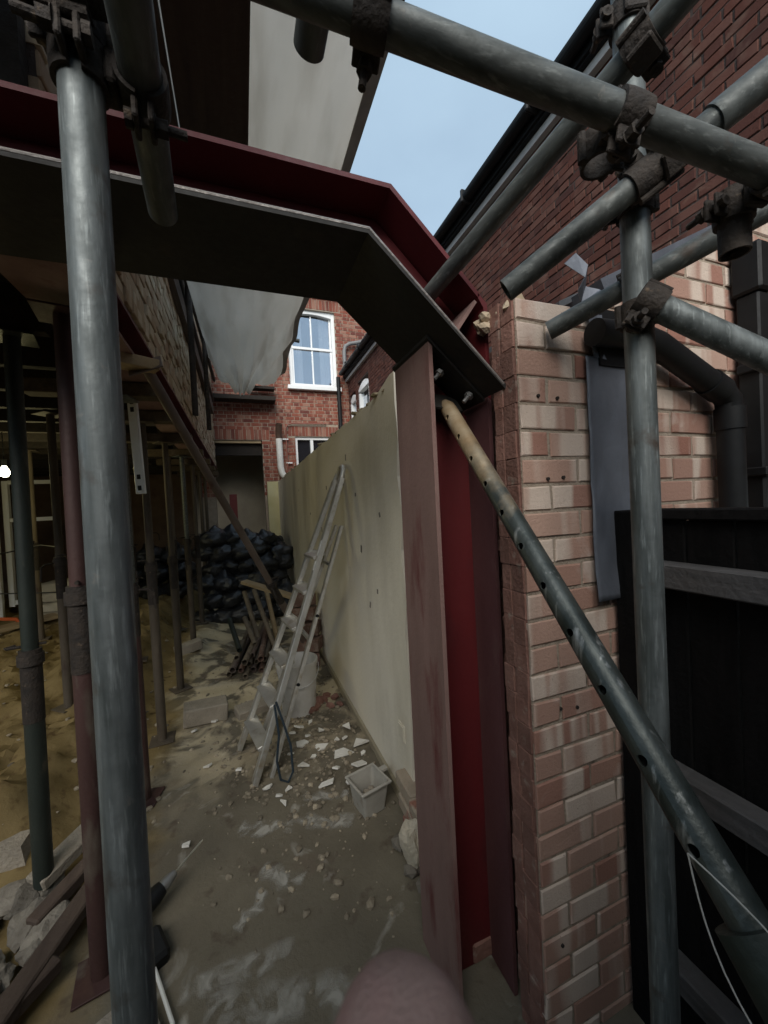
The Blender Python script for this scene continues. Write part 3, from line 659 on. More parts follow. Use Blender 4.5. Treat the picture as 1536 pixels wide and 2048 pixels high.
# raggedly broken return edge of the pier
rg_ = MB()
for k in range(29):
    z = -.032 + k * .0737
    for (y0, y1) in ((PY + .012, PY + .062), (PY + .066, PY + .105)):
        e = random.uniform(.0, .003); rg_.box((.707 - e / 2 + .002, (y0 + y1) / 2 + random.uniform(-.004, .004), z + .034), (.012 + e, (y1 - y0) * random.uniform(.88, 1.1), .070 * random.uniform(1.0, 1.09)), Matrix.Rotation(random.uniform(-.03, .03), 3, 'X'), b=.0015)
rg_.box((.7105, PY + .055, 1.03), (.008, .09, 2.08)); rg_.obj('cut_brick_edge', MT['rough'], pg)
q = MB()
for k in range(70):
    q.add(*rock((.755 + random.uniform(0, .05), PY + random.uniform(.1, .16), random.uniform(.1, 2.05)), (.03, .022, .03), 500 + k))
q.obj('cavity_mortar', MT['rough'], pg, kind='stuff')
q = MB(); q.box((.86, 1.34, 1.02), (.12, .70, 2.04)); q.obj('inner_leaf', MT['rough'], pg)
q = MB()
for k in range(16): q.add(*rock((.70 + random.uniform(-.01, .09), PY + random.uniform(.03, .17), 2.06 + random.uniform(-.03, .05)), (random.uniform(.012, .03), .02, .018), 640 + k))
q.obj('crumbling_top', mat('crumbled_mortar', (.42, .33, .22), (.55, .45, .33), 20, .95, 0, .7), pg)
ln = Vector((1, 0, slope)).normalized()
a = Vector((.985, PY - .012, 2.125)); b_ = Vector((XR, PY - .012, 2.125 + (XR - .985) * slope))
q = MB(); q.bar(a + Vector((0, .06, .018)), b_ + Vector((0, .06, .018)), .16, .03, (0, 0, 1)); q.obj('verge', MT['lead'], pg)
q = MB(); q.prism([(.93, PY + .07, 2.12), (.93, PY + .07, 2.14), (XR, PY + .07, 2.14 + (XR - .985) * slope), (XR, PY + .07, 2.12 + (XR - .985) * slope)], (0, 3, 0)); q.obj('roof', MT['slate'], pg)
random.seed(77)
for (x, z) in ((.768, 1.826), (.835, 1.823), (.79, 1.60), (.845, 1.603), (.80, .96), (.86, .95), (.77, .30)):
    q = MB(); q.tube([(x, PY - .0035, z), (x, PY + .02, z)], .0048, 9); q.obj('screw_hole', MT['hole'], pg)
# dressed lead sheet hung on the pier
def sheet(name, label, x0, x1, z0, z1, y, nx=14, nz=40, amp=.006, seed=0, lift=0):
    q = MB()
    for j in range(nz + 1):
        for i in range(nx + 1):
            u, v = i / nx, j / nz; x = x0 + (x1 - x0) * u; z = z0 + (z1 - z0) * v
            d = amp * (noise.noise((u * 2.2 + seed, v * 4, 1)) + .4 * noise.noise((u * 6, v * 11 + seed, 2))) + lift * (1 - v) ** 6
            q.v.append(Vector((x + .004 * noise.noise((seed, v * 6, 3)) * (1 if u in (0, 1) else 0), y - abs(d) * 1.0 - .004, z + .004 * noise.noise((u * 5, seed, 4)))))
    q.f = [(j * (nx + 1) + i, j * (nx + 1) + i + 1, (j + 1) * (nx + 1) + i + 1, (j + 1) * (nx + 1) + i) for j in range(nz) for i in range(nx)]
    ob = q.obj(name, MT['lead'], None, True, label=label, cat='lead flashing'); sf = ob.modifiers.new('s', 'SOLIDIFY'); sf.thickness = .0022; sf.offset = -1; return ob
sheet('lead_flashing', 'long hanging grey lead sheet covering the right side of the pier', .934, 1.115, 1.245, 1.945, PY - .006, seed=3, lift=.012)
q = MB()
pts = [(.95, 2.10), (.935, 2.07), (.955, 2.02), (.945, 1.985), (.965, 1.945), (1.0, 1.935), (.985, 1.99), (.99, 2.04), (1.0, 2.11)]
q.prism([(p[0], PY - .012 - .012 * (i % 2), p[1]) for i, p in enumerate(pts)], (0, .0025, .001)); q.obj('lead_flashing', MT['lead'], None, label='crumpled narrow strip of lead above the hanging lead sheet', cat='lead flashing')
q = MB(); pts = [(.862, 2.185), (.882, 2.205), (.90, 2.165), (.935, 2.135), (.965, 2.12), (.955, 2.09), (.915, 2.085), (.885, 2.105), (.888, 2.13)]
q.prism([(p[0], PY - .02 - .02 * (i % 3), p[1]) for i, p in enumerate(pts)], (0, .003, .002)); q.obj('lead_flashing', MT['lead'], None, label='torn lead scrap bent up on top of the pier', cat='lead flashing')
# dark gutter opening and bent black rain pipe
q = MB(); q.tube([(.93, .775, 1.995), (1.10, .772, 2.0), (1.17, .77, 1.985), (1.47, .768, 1.86), (1.50, .768, 1.835), (1.505, .768, 1.79), (1.515, .768, .3)], .036, 24)
rp = q.obj('rain_pipe', MT['black'], None, True, label='round black rain pipe with two bends on the pale brick wall', cat='pipe')
for (a, b_) in (((1.40, .768, 1.889), (1.46, .768, 1.864)), ((1.505, .768, 1.81), (1.506, .768, 1.74))):
    q = MB(); q.tube([a, b_], .041, 24); q.obj('pipe_collar', MT['black'], rp, True)
q = MB(); q.box((1.055, PY + .03, 2.0), (.15, .1, .16)); q.obj('gutter_box', MT['black'], rp)
sq = thing('square_rain_pipe', 'square black rain pipe with hopper at the right edge of the pale wall', 'pipe', (1.66, .775, 0))
q = MB(); q.box((1.665, .775, 1.1), (.065, .065, 2.2), b=.006); q.obj('pipe', MT['black'], sq)
q = MB(); q.box((1.665, .772, 2.28), (.09, .085, .16), b=.008); q.obj('hopper', MT['black'], sq)
q = MB(); q.bar((1.71, .772, 2.30), (2.2, .772, 2.34), .065, .065, bev=.006); q.obj('branch_pipe', MT['black'], sq)
for z in (1.95, 1.6): q = MB(); q.box((1.665, .765, z), (.10, .075, .03), b=.004); q.obj('pipe_bracket', MT['black'], sq)

# fence
fe = thing('timber_fence', 'black stained timber fence with three grey rails along the right edge', 'fence', (1.1, -.2, 0))
random.seed(21)
for k in range(14):
    y = .77 - k * .108; q = MB(); q.box((1.105 + random.uniform(-.002, .002), y - .05, .735), (.018, .103, 1.47), b=.002); q.obj('board', MT['fence'], fe)
for z in (1.325, .77, .22):
    q = MB(); q.box((1.065, -.02, z), (.06, 1.58, .065), b=.004); q.obj('rail', MT['rail'], fe)
q = MB(); q.box((1.10, -.02, 1.487), (.05, 1.6, .03), b=.004); q.obj('capping', MT['fence'], fe)
q = MB(); q.box((1.055, .775, .75), (.075, .075, 1.5), b=.004); q.obj('post', MT['fence'], fe)

# unseen board screen added behind the viewer to darken the foreground
ho = thing('unseen_shade_screen', 'unseen dark board screen added behind the viewer to shade the foreground', 'shade screen', (-.6, -.85, 0))
for k in range(26):
    q = MB(); q.box((-3.6 + k * .19, -.85, 1.25), (.185, .022, 2.5), b=.002); q.obj('board', MT['fence'], ho)
q = MB(); q.box((-1.2, -.885, 2.1), (4.9, .04, .09)); q.box((-1.2, -.885, .6), (4.9, .04, .09)); q.obj('rail', MT['board'], ho)

# ================================================================== SCAFFOLD
r = .02415
def pole(p, q_, label, m='galv', group='scaffold tubes around the steel frame', rr=r, n=28):
    p = Vector(p); q_ = Vector(q_); b = MB(); b.tube([p, q_], rr, n, .0035)
    return b.obj('scaffold_tube', MT[m], None, True, label=label, cat='scaffold tube', group=group)
TUBES = {}
def pole(p, q_, label, m='galv', group='scaffold tubes around the steel frame', rr=r, n=28, key=None):
    p = Vector(p); q_ = Vector(q_); b = MB(); b.tube([p, q_], rr, n, .0035)
    if key: TUBES[key] = (p, (q_ - p).normalized(), rr)
    return b.obj('scaffold_tube', MT[m], None, True, label=label, cat='scaffold tube', group=group)
Cp = Vector((.312, .461, 2.178)); Cd = Vector((1, -.174, -.20))
pole((-.168, .572, 0), (-.158, .572, 2.21), 'thick pale galvanised upright tube nearest on the left, foot of frame to top', key='A')
pole((.797, .559, 0), (.797, .559, 3.2), 'galvanised upright tube on the right in front of the lead sheet', rr=.0272, key='G')
pole(Cp - Cd * 1.15, Cp + Cd * 1.3, 'heavy horizontal tube crossing the sky at the top of the picture', 'galvx', rr=.0232, key='C')
dD = (Vector((.712, .412, 2.349)) - Vector((.586, 1.03, 2.205)))
pole(Vector((.586, 1.03, 2.205)) - dD * .055, Vector((.586, 1.03, 2.205)) + dD * 2.2, 'sloping tube whose lower end sits inside the knee of the steel frame', 'galvold', key='D')
e0, e1 = Vector((.564, .684, 2.004)), Vector((.872, .393, 2.242))
pole(e0, e0 + (e1 - e0) * 2.6, 'tube with free end pointing just above the top of the pale pier', 'galvold', key='E')
f0, f1 = Vector((.793, .80, 1.994)), Vector((1.027, .503, 2.110))
pole(f0, f0 + (f1 - f0) * 2.4, 'lowest of the tubes with ends at the pier, resting against its bricks', 'galvold', key='F')
h0, h1 = Vector((.79, .500, 1.90)), Vector((.946, .390, 1.762))
pole(h0 - (h1 - h0) * .18, h0 + (h1 - h0) * 3, 'tube sloping down to the right from the right upright', key='H')
pole((-.108, .80, 2.11), (.01, -.9, 2.11), 'tube with open end hanging before the red beam at upper left', 'galvold', key='B')
pole((.137, .60, 2.275), (.15, -.9, 2.275), 'short visible tube end under the sheeting at top centre', 'galvold', key='I')
pole((.885, .435, 1.985), (.885, .435, 2.10), 'short dark upright tube stub under the heavy tube at the right edge', 'rust', key='V')
ed = (e1 - e0).normalized(); ea = e0 + (e1 - e0) * .86
q = MB(); q.tube([ea, ea + ed * .16], .0285, 28, .004); q.obj('tube_sleeve', MT['galvold'], None, True, label='wider grey joining sleeve around the tube at upper right', cat='sleeve')

def couple(ka, kb, label, seed=0, spin=0):
    """double coupler on two crossing tubes: a hinged band on each, T-bolts with nuts"""
    (p1, d1, r1), (p2, d2, r2) = TUBES[ka], TUBES[kb]
    w0 = p1 - p2; b = d1.dot(d2); d_, e_ = d1.dot(w0), d2.dot(w0); den = 1 - b * b
    a1 = p1 + d1 * ((b * e_ - d_) / den); a2 = p2 + d2 * ((e_ - b * d_) / den)
    n = (a1 - a2); gap = n.length; n.normalize()
    far_apart = gap > r1 + r2 + .03
    if far_apart: gap = r1 + r2 + .014; a2 = a1 - n * gap
    c = (a1 + a2) / 2
    t = thing('tube_coupler', label, 'coupler', c, group='rusty scaffold couplers')
    q = MB(); q.box(c, (.042, .042, max(.012, gap - r1 - r2 - .012)), Matrix((d1, n.cross(d1), n)).transposed(), b=.003); q.obj('saddle', MT['rust'], t)
    for (p, d, rr, sgn) in ((a1, d1, r1, 1), (a2, d2, r2, -1))[:1 if far_apart else 2]:
        m = n * sgn; s = m.cross(d).normalized() * (1 if (seed + (sgn > 0)) % 2 else -1); ri, ro, w = rr + .0008, rr + .0062, .024
        q = MB()
        for k in range(33):
            a = 2 * math.pi * (k + .5) / 33 * .955 + .14; e = s * math.cos(a) + m * math.sin(a)
            for (rad, ww) in ((ri, -w), (ro, -w), (ro + .0012, -w * .5), (ro + .0012, w * .5), (ro, w), (ri, w)): q.v.append(p + e * rad + d * ww)
        for k in range(32):
            for j in range(6): q.f.append((k * 6 + j, k * 6 + (j + 1) % 6, (k + 1) * 6 + (j + 1) % 6, (k + 1) * 6 + j))
        q.f += [(0, 1, 2, 3, 4, 5), (197, 196, 195, 194, 193, 192)]
        for off in (-.009, .009): q.box(p + s * (ro + .010) + m * off, (.026, .040, .007), Matrix((s, d, m)).transposed(), b=.002)
        q.obj('band', MT['rust'], t, True)
        q = MB(); bp = p + s * (ro + .013); q.tube([bp - m * .022, bp + m * .050], .0060, 10); q.tube([bp + m * .0135, bp + m * .027], .0115, 6); q.tube([bp + m * .0127, bp + m * .0137], .014, 14); q.tube([bp - m * .022, bp - m * .0135], .011, 8)
        q.obj('bolt', MT['rust'], t)
        q = MB(); hp = p - s * (ro + .003); q.tube([hp - d * .023, hp + d * .023], .0075, 10); q.obj('hinge', MT['rust'], t)
    return t
xg = .58; TUBES['CG'] = (Cp + Cd * (xg - .312) + Vector((.012, .055, .0)), Vector((0, 0, 1)), r)
couple('C', 'CG', 'dark coupler where the right upright meets the heavy horizontal tube', 1)
couple('D', 'C', 'coupler on top of the heavy horizontal tube left of the right upright', 2)
couple('E', 'C', 'coupler at the right end of the heavy horizontal tube near the grey sleeve', 3)
couple('E', 'G', 'pale limed coupler fixing the free ended pier tube to the right upright', 4)
couple('H', 'G', 'rusty coupler low on the right upright holding the sloping tube', 5)
couple('F', 'G', 'coupler behind the right upright on the lowest pier tube', 6)
couple('A', 'B', 'near coupler at the top of the thick left upright', 7)
TUBES['I2'] = (Vector((.205, .47, 2.246)), Vector((0, 1, 0)), r)
couple('I2', 'C', 'black coupler on the heavy horizontal tube at top centre', 8)
couple('V', 'C', 'bulky shadowed coupler at the right edge on the short stub', 9)
TUBES['A2'] = (Vector((-.16, .525, 2.16)), Vector((1, 0, .02)).normalized(), r)
pole((-.95, .525, 2.144), (-.07, .525, 2.162), 'short cross tube at the head of the thick left upright', 'rust')
couple('A2', 'A', 'second coupler at the head of the left upright, on the cross tube', 10)
TUBES['G3'] = (Vector((.68, .50, 2.52)), Vector((1, -.5, .1)).normalized(), r)
couple('G', 'G3', 'uppermost coupler on the right upright at the frame edge', 11)

# scaffold deck overhead; unseen left boards added to darken the corner below
dk = thing('scaffold_deck', 'dark scaffold boards forming a deck overhead at upper left', 'scaffold deck', (-.2, .5, 2.9))
for k in range(13):
    x = -.02 + .0 - k * .232
    y1 = 1.95 if x > -.4 else 1.2
    q = MB(); q.box((x, (y1 + .25) / 2, 2.92), (.225, y1 - .25, .038), b=.003); q.obj('board', MT['board'], dk)
pole((-.33, 1.3, 3.30), (-.33, 7, 3.80), 'rusty ledger tube running deep along the left brick wall', 'rust')
pole((-.33, 3.6, 2.4), (-.33, 3.6, 5.2), 'dark upright tube against the left wall before the sheeting', 'rust')
pole((-.30, 4.7, 2.5), (-.30, 4.7, 5.2), 'dark upright tube at the far left corner of the sheeting', 'rust')
q = MB(); q.bar((-.42, 2.0, 3.42), (-.41, 7.4, 3.40), .05, .15); q.obj('timber_board', MT['board'], None, label='long brown board fixed along the left brick wall', cat='board')
q = MB(); q.tube([(-.41, 1.6, 3.64), (-.41, 7.6, 3.62)], .035, 14); q.obj('gutter_pipe', MT['black'], None, True, label='dark pipe running along the left wall below the board', cat='pipe')
for k in range(3):
    q = MB(); q.tube([(-.29 + .045 * k, 1.0, 3.05 + .05 * k), (-.27 + .045 * k, 2.1, 3.05 + .05 * k)], .02, 12); q.obj('scaffold_tube', MT['galvold'], None, True, label=['lowest stacked tube stored beside the overhead deck', 'middle stacked tube stored beside the overhead deck', 'topmost stacked tube stored beside the overhead deck'][k], cat='scaffold tube', group='scaffold tubes around the steel frame')

# sheeting: long sagging underside, gathered hanging end
q = MB(); nx, ny = 70, 150
def ridge(p): return 1 - abs(noise.noise(p)) * 2
def tz(u, v):
    x = -.27 + u * .81; y = .75 + v * 4.0
    far_ = sm(.35, 1, v)
    z = 3.06 - .06 * math.sin(math.pi * u) - .12 * far_ * max(0, 1 - abs(u - .42) / .42) + .012 * noise.noise((u * 4, v * 2.5, 0))
    tri = lambda q_: abs((q_ % 1) * 2 - 1)
    w_ = .35 * noise.noise((u * 2.5, v * 3, 1)); rad = math.atan2(u - .42, 1.08 - v) * 1.6
    z += far_ * (.07 * tri(rad * 1.1 + w_) + .030 * tri(u * 3.3 - v * 2.1 + w_ * 1.4) * (.4 + noise.noise((u * 3, v * 4, 9)) ) + .018 * ridge((u * 7 + v * 5, v * 4 - u * 3, 2)))
    z += .010 * ridge((u * 5, v * 3, 2)) + .008 * tri(u * 2.6 + .3 * noise.noise((v * 3, 1, 1)))
    z += .22 * sm(.15, 0, u) * far_ + .10 * sm(.86, 1, u) * (.3 + .7 * v)
    return Vector((x + .05 * far_ * noise.noise((v * 9, u, 2)) * sm(.6, 1, u), y + far_ * .20 * noise.noise((u * 4, 5, 1)), z))
for j in range(ny + 1):
    for i in range(nx + 1): q.v.append(tz(i / nx, j / ny))
base_n = len(q.v)
for j in range(1, 15):      # the end turned up towards the eaves
    for i in range(nx + 1):
        u = i / nx; p = tz(u, 1); w = j / 14
        q.v.append(p + Vector((.10 * w * noise.noise((u * 4, w * 3, 6)), .28 * math.sin(w * 1.5) + .05 * noise.noise((u * 8, w * 2, 3)) * w, 1.5 * w ** 1.3)))
q.f = [(j * (nx + 1) + i, j * (nx + 1) + i + 1, (j + 1) * (nx + 1) + i + 1, (j + 1) * (nx + 1) + i) for j in range(ny + 14) for i in range(nx)]
ts = q.obj('sheeting', MT['tarp'], None, True, label='dirty off white sheeting slung overhead along the alley and gathered at its far end', cat='sheeting')
sf = ts.modifiers.new('s', 'SOLIDIFY'); sf.thickness = .004
q = MB()
for j in range(ny + 1):
    a, b_ = tz(1, j / ny), tz(.955, j / ny); q.v += [a + Vector((.012, 0, -.006)), b_ + Vector((0, 0, -.006)), b_ + Vector((0, 0, .012)), a + Vector((.012, 0, .012))]
q.f = [(4 * j + k, 4 * j + (k + 1) % 4, 4 * j + 4 + (k + 1) % 4, 4 * j + 4 + k) for j in range(ny) for k in range(4)] + [(0, 1, 2, 3), (4 * ny + 3, 4 * ny + 2, 4 * ny + 1, 4 * ny)]
q.obj('hem', mat('soiled_hem', (.24, .22, .19), (.34, .32, .28), 9, .8), ts, True)
q = MB(); q.bar((.56, .7, 3.30), (.56, 4.7, 3.30), .03, .05); q.obj('timber_board', mat('grey_batten', (.22, .21, .19), (.3, .28, .26), 8, .8, st=(4, .4, 4)), None, label='grey batten along the right edge of the sheeting', cat='board')
q = MB(); q.tube([(.50, 4.3, 3.45), (.70, 4.35, 3.45)], .022, 12, .003); q.obj('scaffold_tube', MT['galvold'], None, True, label='small tube end poking out of the sheeting before the sash window', cat='scaffold tube', group='scaffold tubes around the steel frame')
# little timber porch gable on the far wall behind the sheeting
pv = thing('porch_gable', 'small white bargeboard gable on the far house just below the sheeting', 'porch', (.3, YF - .3, 3.9))
q = MB(); q.bar((.05, YF - .32, 3.92), (.72, YF - .32, 4.42), .03, .09, (0, 0, 1)); q.obj('bargeboard', MT['white'], pv)
q = MB(); q.box((.1, YF - .2, 3.82), (1.3, .3, .08)); q.box((.5, YF - .15, 4.06), (.5, .2, .05)); q.obj('ledge', MT['wooddark'], pv)

# ================================================================== PROPS
def plates(q, p, s=.075): q.box(Vector(p) + Vector((0, 0, .004)), (s * 2, s * 2, .007), b=.001)
def acrow(base_p, top_p, split, label, mo, mi, seed=0, cat='prop', group='steel props under the beam and floor', dressed=True, holes=False, ro=.030, ri=.0242, endplate=True):
    a, b = Vector(base_p), Vector(top_p); d = (b - a).normalized(); L_ = (b - a).length; rg = random.Random(seed)
    t = thing('steel_prop', label, cat, a, group=group)
    s = d.orthogonal().normalized(); s = Quaternion(d, rg.random() * 6.28) @ s; w = d.cross(s); m3 = Matrix((s, w, d)).transposed()
    c = a + d * (L_ * split)
    q = MB(); q.tube([a + d * .007, c], ro, 22, .003); q.obj('outer_tube', MT[mo], t, True)
    q = MB(); q.tube([c - d * .15, b - d * .007], ri, 22, .003); inner = q.obj('inner_tube', MT[mi], t, True)
    if endplate:
        q = MB(); q.box(a + d * .0035, (.15, .15, .007), m3, b=.001); q.obj('base_plate', MT[mo], t)
        q = MB(); q.box(b - d * .0035, (.15, .15, .007), m3, b=.001); q.obj('head_plate', MT[mi], t)
    q = MB(); q.tube([c - d * .03, c + d * .012], ro + .010, 22); q.tube([c + d * .012, c + d * .03], ro + .004, 22); nut = q.obj('collar_nut', MT['rust'], t, True)
    q = MB(); e = c - d * .01 + s * (ro + .008); q.tube([e, e + s * .05, e + s * .075 - d * .02, e + s * .08 - d * .11], .0065, 8); q.obj('handle', MT['rust'], nut, True)
    q = MB(); pc = c + d * .045; q.tube([pc - w * .05, pc + w * .07], .006, 8); q.tube([pc + w * .07, pc + w * .078 + s * .02, pc + w * .05 + s * .04], .004, 8); q.obj('pin', MT['rust'], t, True)
    q = MB(); q.tube([c - d * .26, c - d * .03], ro + .0022, 22); q.obj('thread', MT['rust'], t, True)
    return t, inner, (d, s, w, a, b, c)
ZT = 2.275
MT['needle'] = mat('grimy_timber', (.055, .038, .023), (.10, .072, .043), 7, .85, 0, .4, 50, (5, .25, 5), var=.25)
def gzb(x, y): return gz(x, y) + .002
spots = [(-.585, 2.42, .53, 'propred', 'galvold', 'prop with the white spirit level held against it'), (-.605, 3.02, .55, 'propdust', 'propdust', 'dusty prop, second behind the spirit level'),
         (-.60, 3.82, .53, 'propdust', 'propdust', 'dusty prop in the middle of the receding row'), (-.585, 4.7, .55, 'propdust', 'galvold', 'slim prop of the row just before the black sacks'),
         (-.57, 5.5, .54, 'propdust', 'propdust', 'prop beside the left edge of the sack heap'), (-.565, 6.3, .53, 'propdust', 'propdust', 'next to last prop of the row under the left beam'), (-.56, 7.1, .53, 'propdust', 'propdust', 'last and farthest prop of the row under the left beam')]
for i, (x, y, sp_, mo, mi, lab) in enumerate(spots):
    acrow((x, y, gzb(x, y)), (x - .01, y, ZT - .075), sp_, lab, mo, mi, i)
    q = MB(); q.box((x - .1, y, ZT - .037), (.62, .10, .072), b=.004); q.obj('timber_needle', MT['needle'], None, label=['first', 'second', 'third', 'fourth', 'fifth', 'sixth', 'seventh'][i] + ' timber needle under the left beam, counted from the near end', cat='timber', group='timber needles on the props')
acrow((-.53, 1.55, gzb(-.53, 1.55)), (-.525, 1.56, 2.24), .58, 'dark red prop close behind the thick left upright', 'propred', 'propred', 20, ro=.033, ri=.027)
acrow((-.835, 1.93, gzb(-.835, 1.93)), (-.825, 1.94, 2.30), .44, 'green prop at the left edge of the picture', 'propgreen', 'propgreen', 21, ro=.033, ri=.027)
for (x, y, lab) in ((-2.05, 5.0, 'thin prop out in the lamp lit room by the sandbags'), (-1.25, 6.2, 'thin prop deep in the room beside the sack heap'), (-1.0, 4.2, 'prop inside the room left of the row'), (-.86, 3.35, 'dark prop just left of the second prop of the row'), (-.80, 5.2, 'dark prop just left of the slim prop of the row'), (-1.35, 5.4, 'prop standing before the sacks behind the row'), (-1.22, 3.3, 'dark prop between the green prop and the sandbags'), (-2.9, 5.6, 'prop beside the pale door leaf')):
    acrow((x, y, gzb(x, y)), (x, y, 2.305), .5, lab, 'propdust', 'propdust', int(-x * 100))
# raking prop from the left beam down to the foot of the cream wall
MT['propdull'] = mat('dull_brown_prop', (.13, .10, .085), (.19, .15, .13), 9, .6, .25, .15, 80, (1, 1, .4), (.10, .045, .04), (.58, .74), 11)
acrow((.60, 3.98, .02), (-.395, 2.08, 2.27), .42, 'long raking prop leaning from the left beam down to the cream wall', 'propdull', 'propdull', 5)
q = MB(); q.box((-.42, 2.04, 2.26), (.16, .1, .05), Matrix.Rotation(.5, 3, 'Z'), b=.003); q.obj('timber_wedge', MT['wood'], None, label='pale timber wedge at the head of the long raking prop', cat='timber')
def propmat():
    # green paint worn to bare metal low down, sandy rust towards the head
    m, t, b, g = base('rust_stained_green_prop'); P = g.outputs['Position']
    st = mapped(t, g, (1, 1, .35))
    green = mixc(t, (.028, .036, .033), (.085, .096, .09), rmp(t, noi(t, st, 16, 8), .35, .65))
    green = mixc(t, green, (.42, .43, .42), rmp(t, noi(t, mapped(t, g, (4, 4, .35)), 14, 9), .60, .80))
    tan = mixc(t, (.36, .25, .14), (.46, .37, .25), rmp(t, noi(t, P, 22, 8), .35, .65))
    sx = nn(t, 'ShaderNodeSeparateXYZ'); t.links.new(P, sx.inputs[0])
    ma = nn(t, 'ShaderNodeMath', operation='MULTIPLY_ADD'); ma.inputs[1].default_value = .55; t.links.new(noi(t, P, 14, 8), ma.inputs[0]); t.links.new(sx.outputs['Z'], ma.inputs[2])
    t.links.new(mixc(t, green, tan, rmp(t, ma.outputs[0], 1.82, 2.02)), b.inputs['Base Color'])
    green = None; b.inputs['Roughness'].default_value = .40; b.inputs['Metallic'].default_value = .4; bump(t, b, noi(t, P, 120, 8), .12); return m
# raking push-pull prop bolted to the column
T0 = Vector((.612, 1.045, 1.855)); Lw = Vector((.532, .327, 1.108)); kd = (T0 - Lw).normalized()
foot = Lw - kd * (Lw.z - .012) / kd.z
kp = thing('steel_prop', 'thick raking prop with pin holes crossing in front of the brick pier', 'prop', foot, group='steel props under the beam and floor')
split = Lw - kd * .12
MT['proprusty'] = propmat()
q = MB(); q.tube([split - kd * .1, T0 - kd * .035], .0242, 32, .0035); inner_me = q.mesh('inner_tube', MT['proprusty'], False)
cut = MB(); s = kd.cross(Vector((.62, .78, .1))).normalized(); s = (CAM - (Lw + T0) / 2); s = (s - kd * s.dot(kd)).normalized(); s = Quaternion(kd, R(-38)) @ s
k_ = .10
while k_ < (T0 - split).length - .05:
    c = split + kd * k_ + kd * .0; cut.tube([c - s * .04, c + s * .04], .0075, 14); k_ += .098
io = link('inner_tube', inner_me); co = cut.obj('cutter', None)
bo = io.modifiers.new('b', 'BOOLEAN'); bo.object = co; bo.solver = 'EXACT'; bo.operation = 'DIFFERENCE'
dg = bpy.context.evaluated_depsgraph_get(); me2 = bpy.data.meshes.new_from_object(io.evaluated_get(dg))
bpy.data.objects.remove(co); bpy.data.objects.remove(io)
me2.materials.clear(); me2.materials.append(MT['proprusty']); me2.shade_smooth(); me2.set_sharp_from_angle(angle=R(35)); link('inner_tube', me2, kp)
q = MB(); q.tube([foot + kd * .01, split + kd * .02], .0302, 28, .0035); q.obj('outer_tube', MT['propgreen'], kp, True)
q = MB(); q.tube([split - kd * .06, split + kd * .03], .039, 24); q.obj('collar_nut', MT['propgreen'], kp, True)
fl = MB(); sv = kd.cross(Vector((0, 1, 0))).normalized(); nv = sv.cross(kd)
out = []
for k in range(9): a_ = math.pi * k / 8; out.append((math.cos(a_) * .05, .02 + math.sin(a_) * .03))
fl.prism([T0 + sv * p[0] + kd * (p[1] + .004) - nv * .004 for p in [(.05, -.035), ] + out + [(-.05, -.035)]], nv * .008); fl.obj('head_plate', MT['plate'], kp)
q = MB(); q.tube([T0 - kd * .06, T0 - kd * .02, T0 + kd * .01], [.0242, .023, .012], 20); q.obj('flattened_end', MT['proprusty'], kp, True)
q = MB(); q.box(foot + Vector((0, 0, -.004)), (.16, .16, .008), b=.001); q.obj('base_plate', MT['propgreen'], kp)
q = MB()
lp = [Lw - kd * .04 + s * .03]
for k in range(13):
    a_ = k / 12; c = Lw - kd * (.02 + .24 * a_) + s * .035; q.v += []
    lp.append(c + (kd.cross(s)).normalized() * (.055 * math.sin(math.pi * a_)))
q.tube(lp[1:], .001, 6); lp2 = [c2 - 2 * ((c2 - (Lw + s * .035)).dot(kd.cross(s).normalized())) * kd.cross(s).normalized() * .85 for c2 in lp[1:]]
q.tube(lp2, .001, 6); kn = lp[-1]; q.tube([kn, kn + kd * .012, kn - kd * .02], [.004, .007, .003], 8); q.tube([kn, kn - kd * .10 + s * .01 + Vector((.02, 0, 0)), kn - kd * .22 + s * .02], .0014, 6)
q.obj('wire_loop', MT['strap'], None, True, label='thin pale wire knotted round the lower part of the thick raking prop', cat='wire')
# spirit level
lv = thing('spirit_level', 'white spirit level leaning upright against the first prop of the row', 'spirit level', (-.55, 2.62, 1.6))
a, b_ = Vector((-.552, 2.60, 1.69)), Vector((-.565, 2.58, 2.24)); d = (b_ - a).normalized()
q = MB(); q.bar(a, b_, .022, .052, (1, -.35, 0), .003); q.obj('rail', mat('level_white', (.72, .74, .74), (.8, .82, .82), 6, .4), lv)
for k, h in enumerate((.035, .10, .49, .535)):
    q = MB(); c = a + d * h; q.bar(c - d * .014, c + d * .014, .026, .022, (1, -.35, 0), .002); q.obj('vial_window', MT['black'], lv)

# ================================================================== ALLEY CLUTTER
# sacks
BV = []
for k in range(7):
    bm = bmesh.new(); bmesh.ops.create_icosphere(bm, subdivisions=4, radius=1); off = Vector((k * 13.7, 3, 1))
    for v in bm.verts:
        n_ = v.co.normalized(); e = 1 + .20 * noise.noise(n_ * 1.6 + off) + .09 * abs(noise.noise(n_ * 4 + off)) - .17 * abs(noise.noise(Vector((n_.x * 5, n_.y * 5, n_.z * 2.6)) + off)) - .09 * abs(noise.noise(n_ * 9 + off)) - .05 * abs(noise.noise(n_ * 17 + off))
        nk = max(0, n_.z - .86) / .14; v.co = Vector((n_.x * .27 * e, n_.y * .23 * e, n_.z * .17 * e + .09 * nk * nk))
    me = bpy.data.meshes.new('sack'); bm.to_mesh(me); bm.free(); me.materials.append(MT['bag']); me.shade_smooth(); BV.append(me)
def sack(p, rz, s, label, tilt=0):
    o_ = link('rubble_sack', BV[random.randrange(7)], loc=p, label=label, cat='sack', group='black rubble sacks heaped before the far doorway')
    o_.rotation_euler = (tilt, random.uniform(-.25, .25), rz); o_.scale = (s, s, s); return o_
rowname = ['bottom', 'second', 'third', 'fourth', 'fifth', 'sixth']
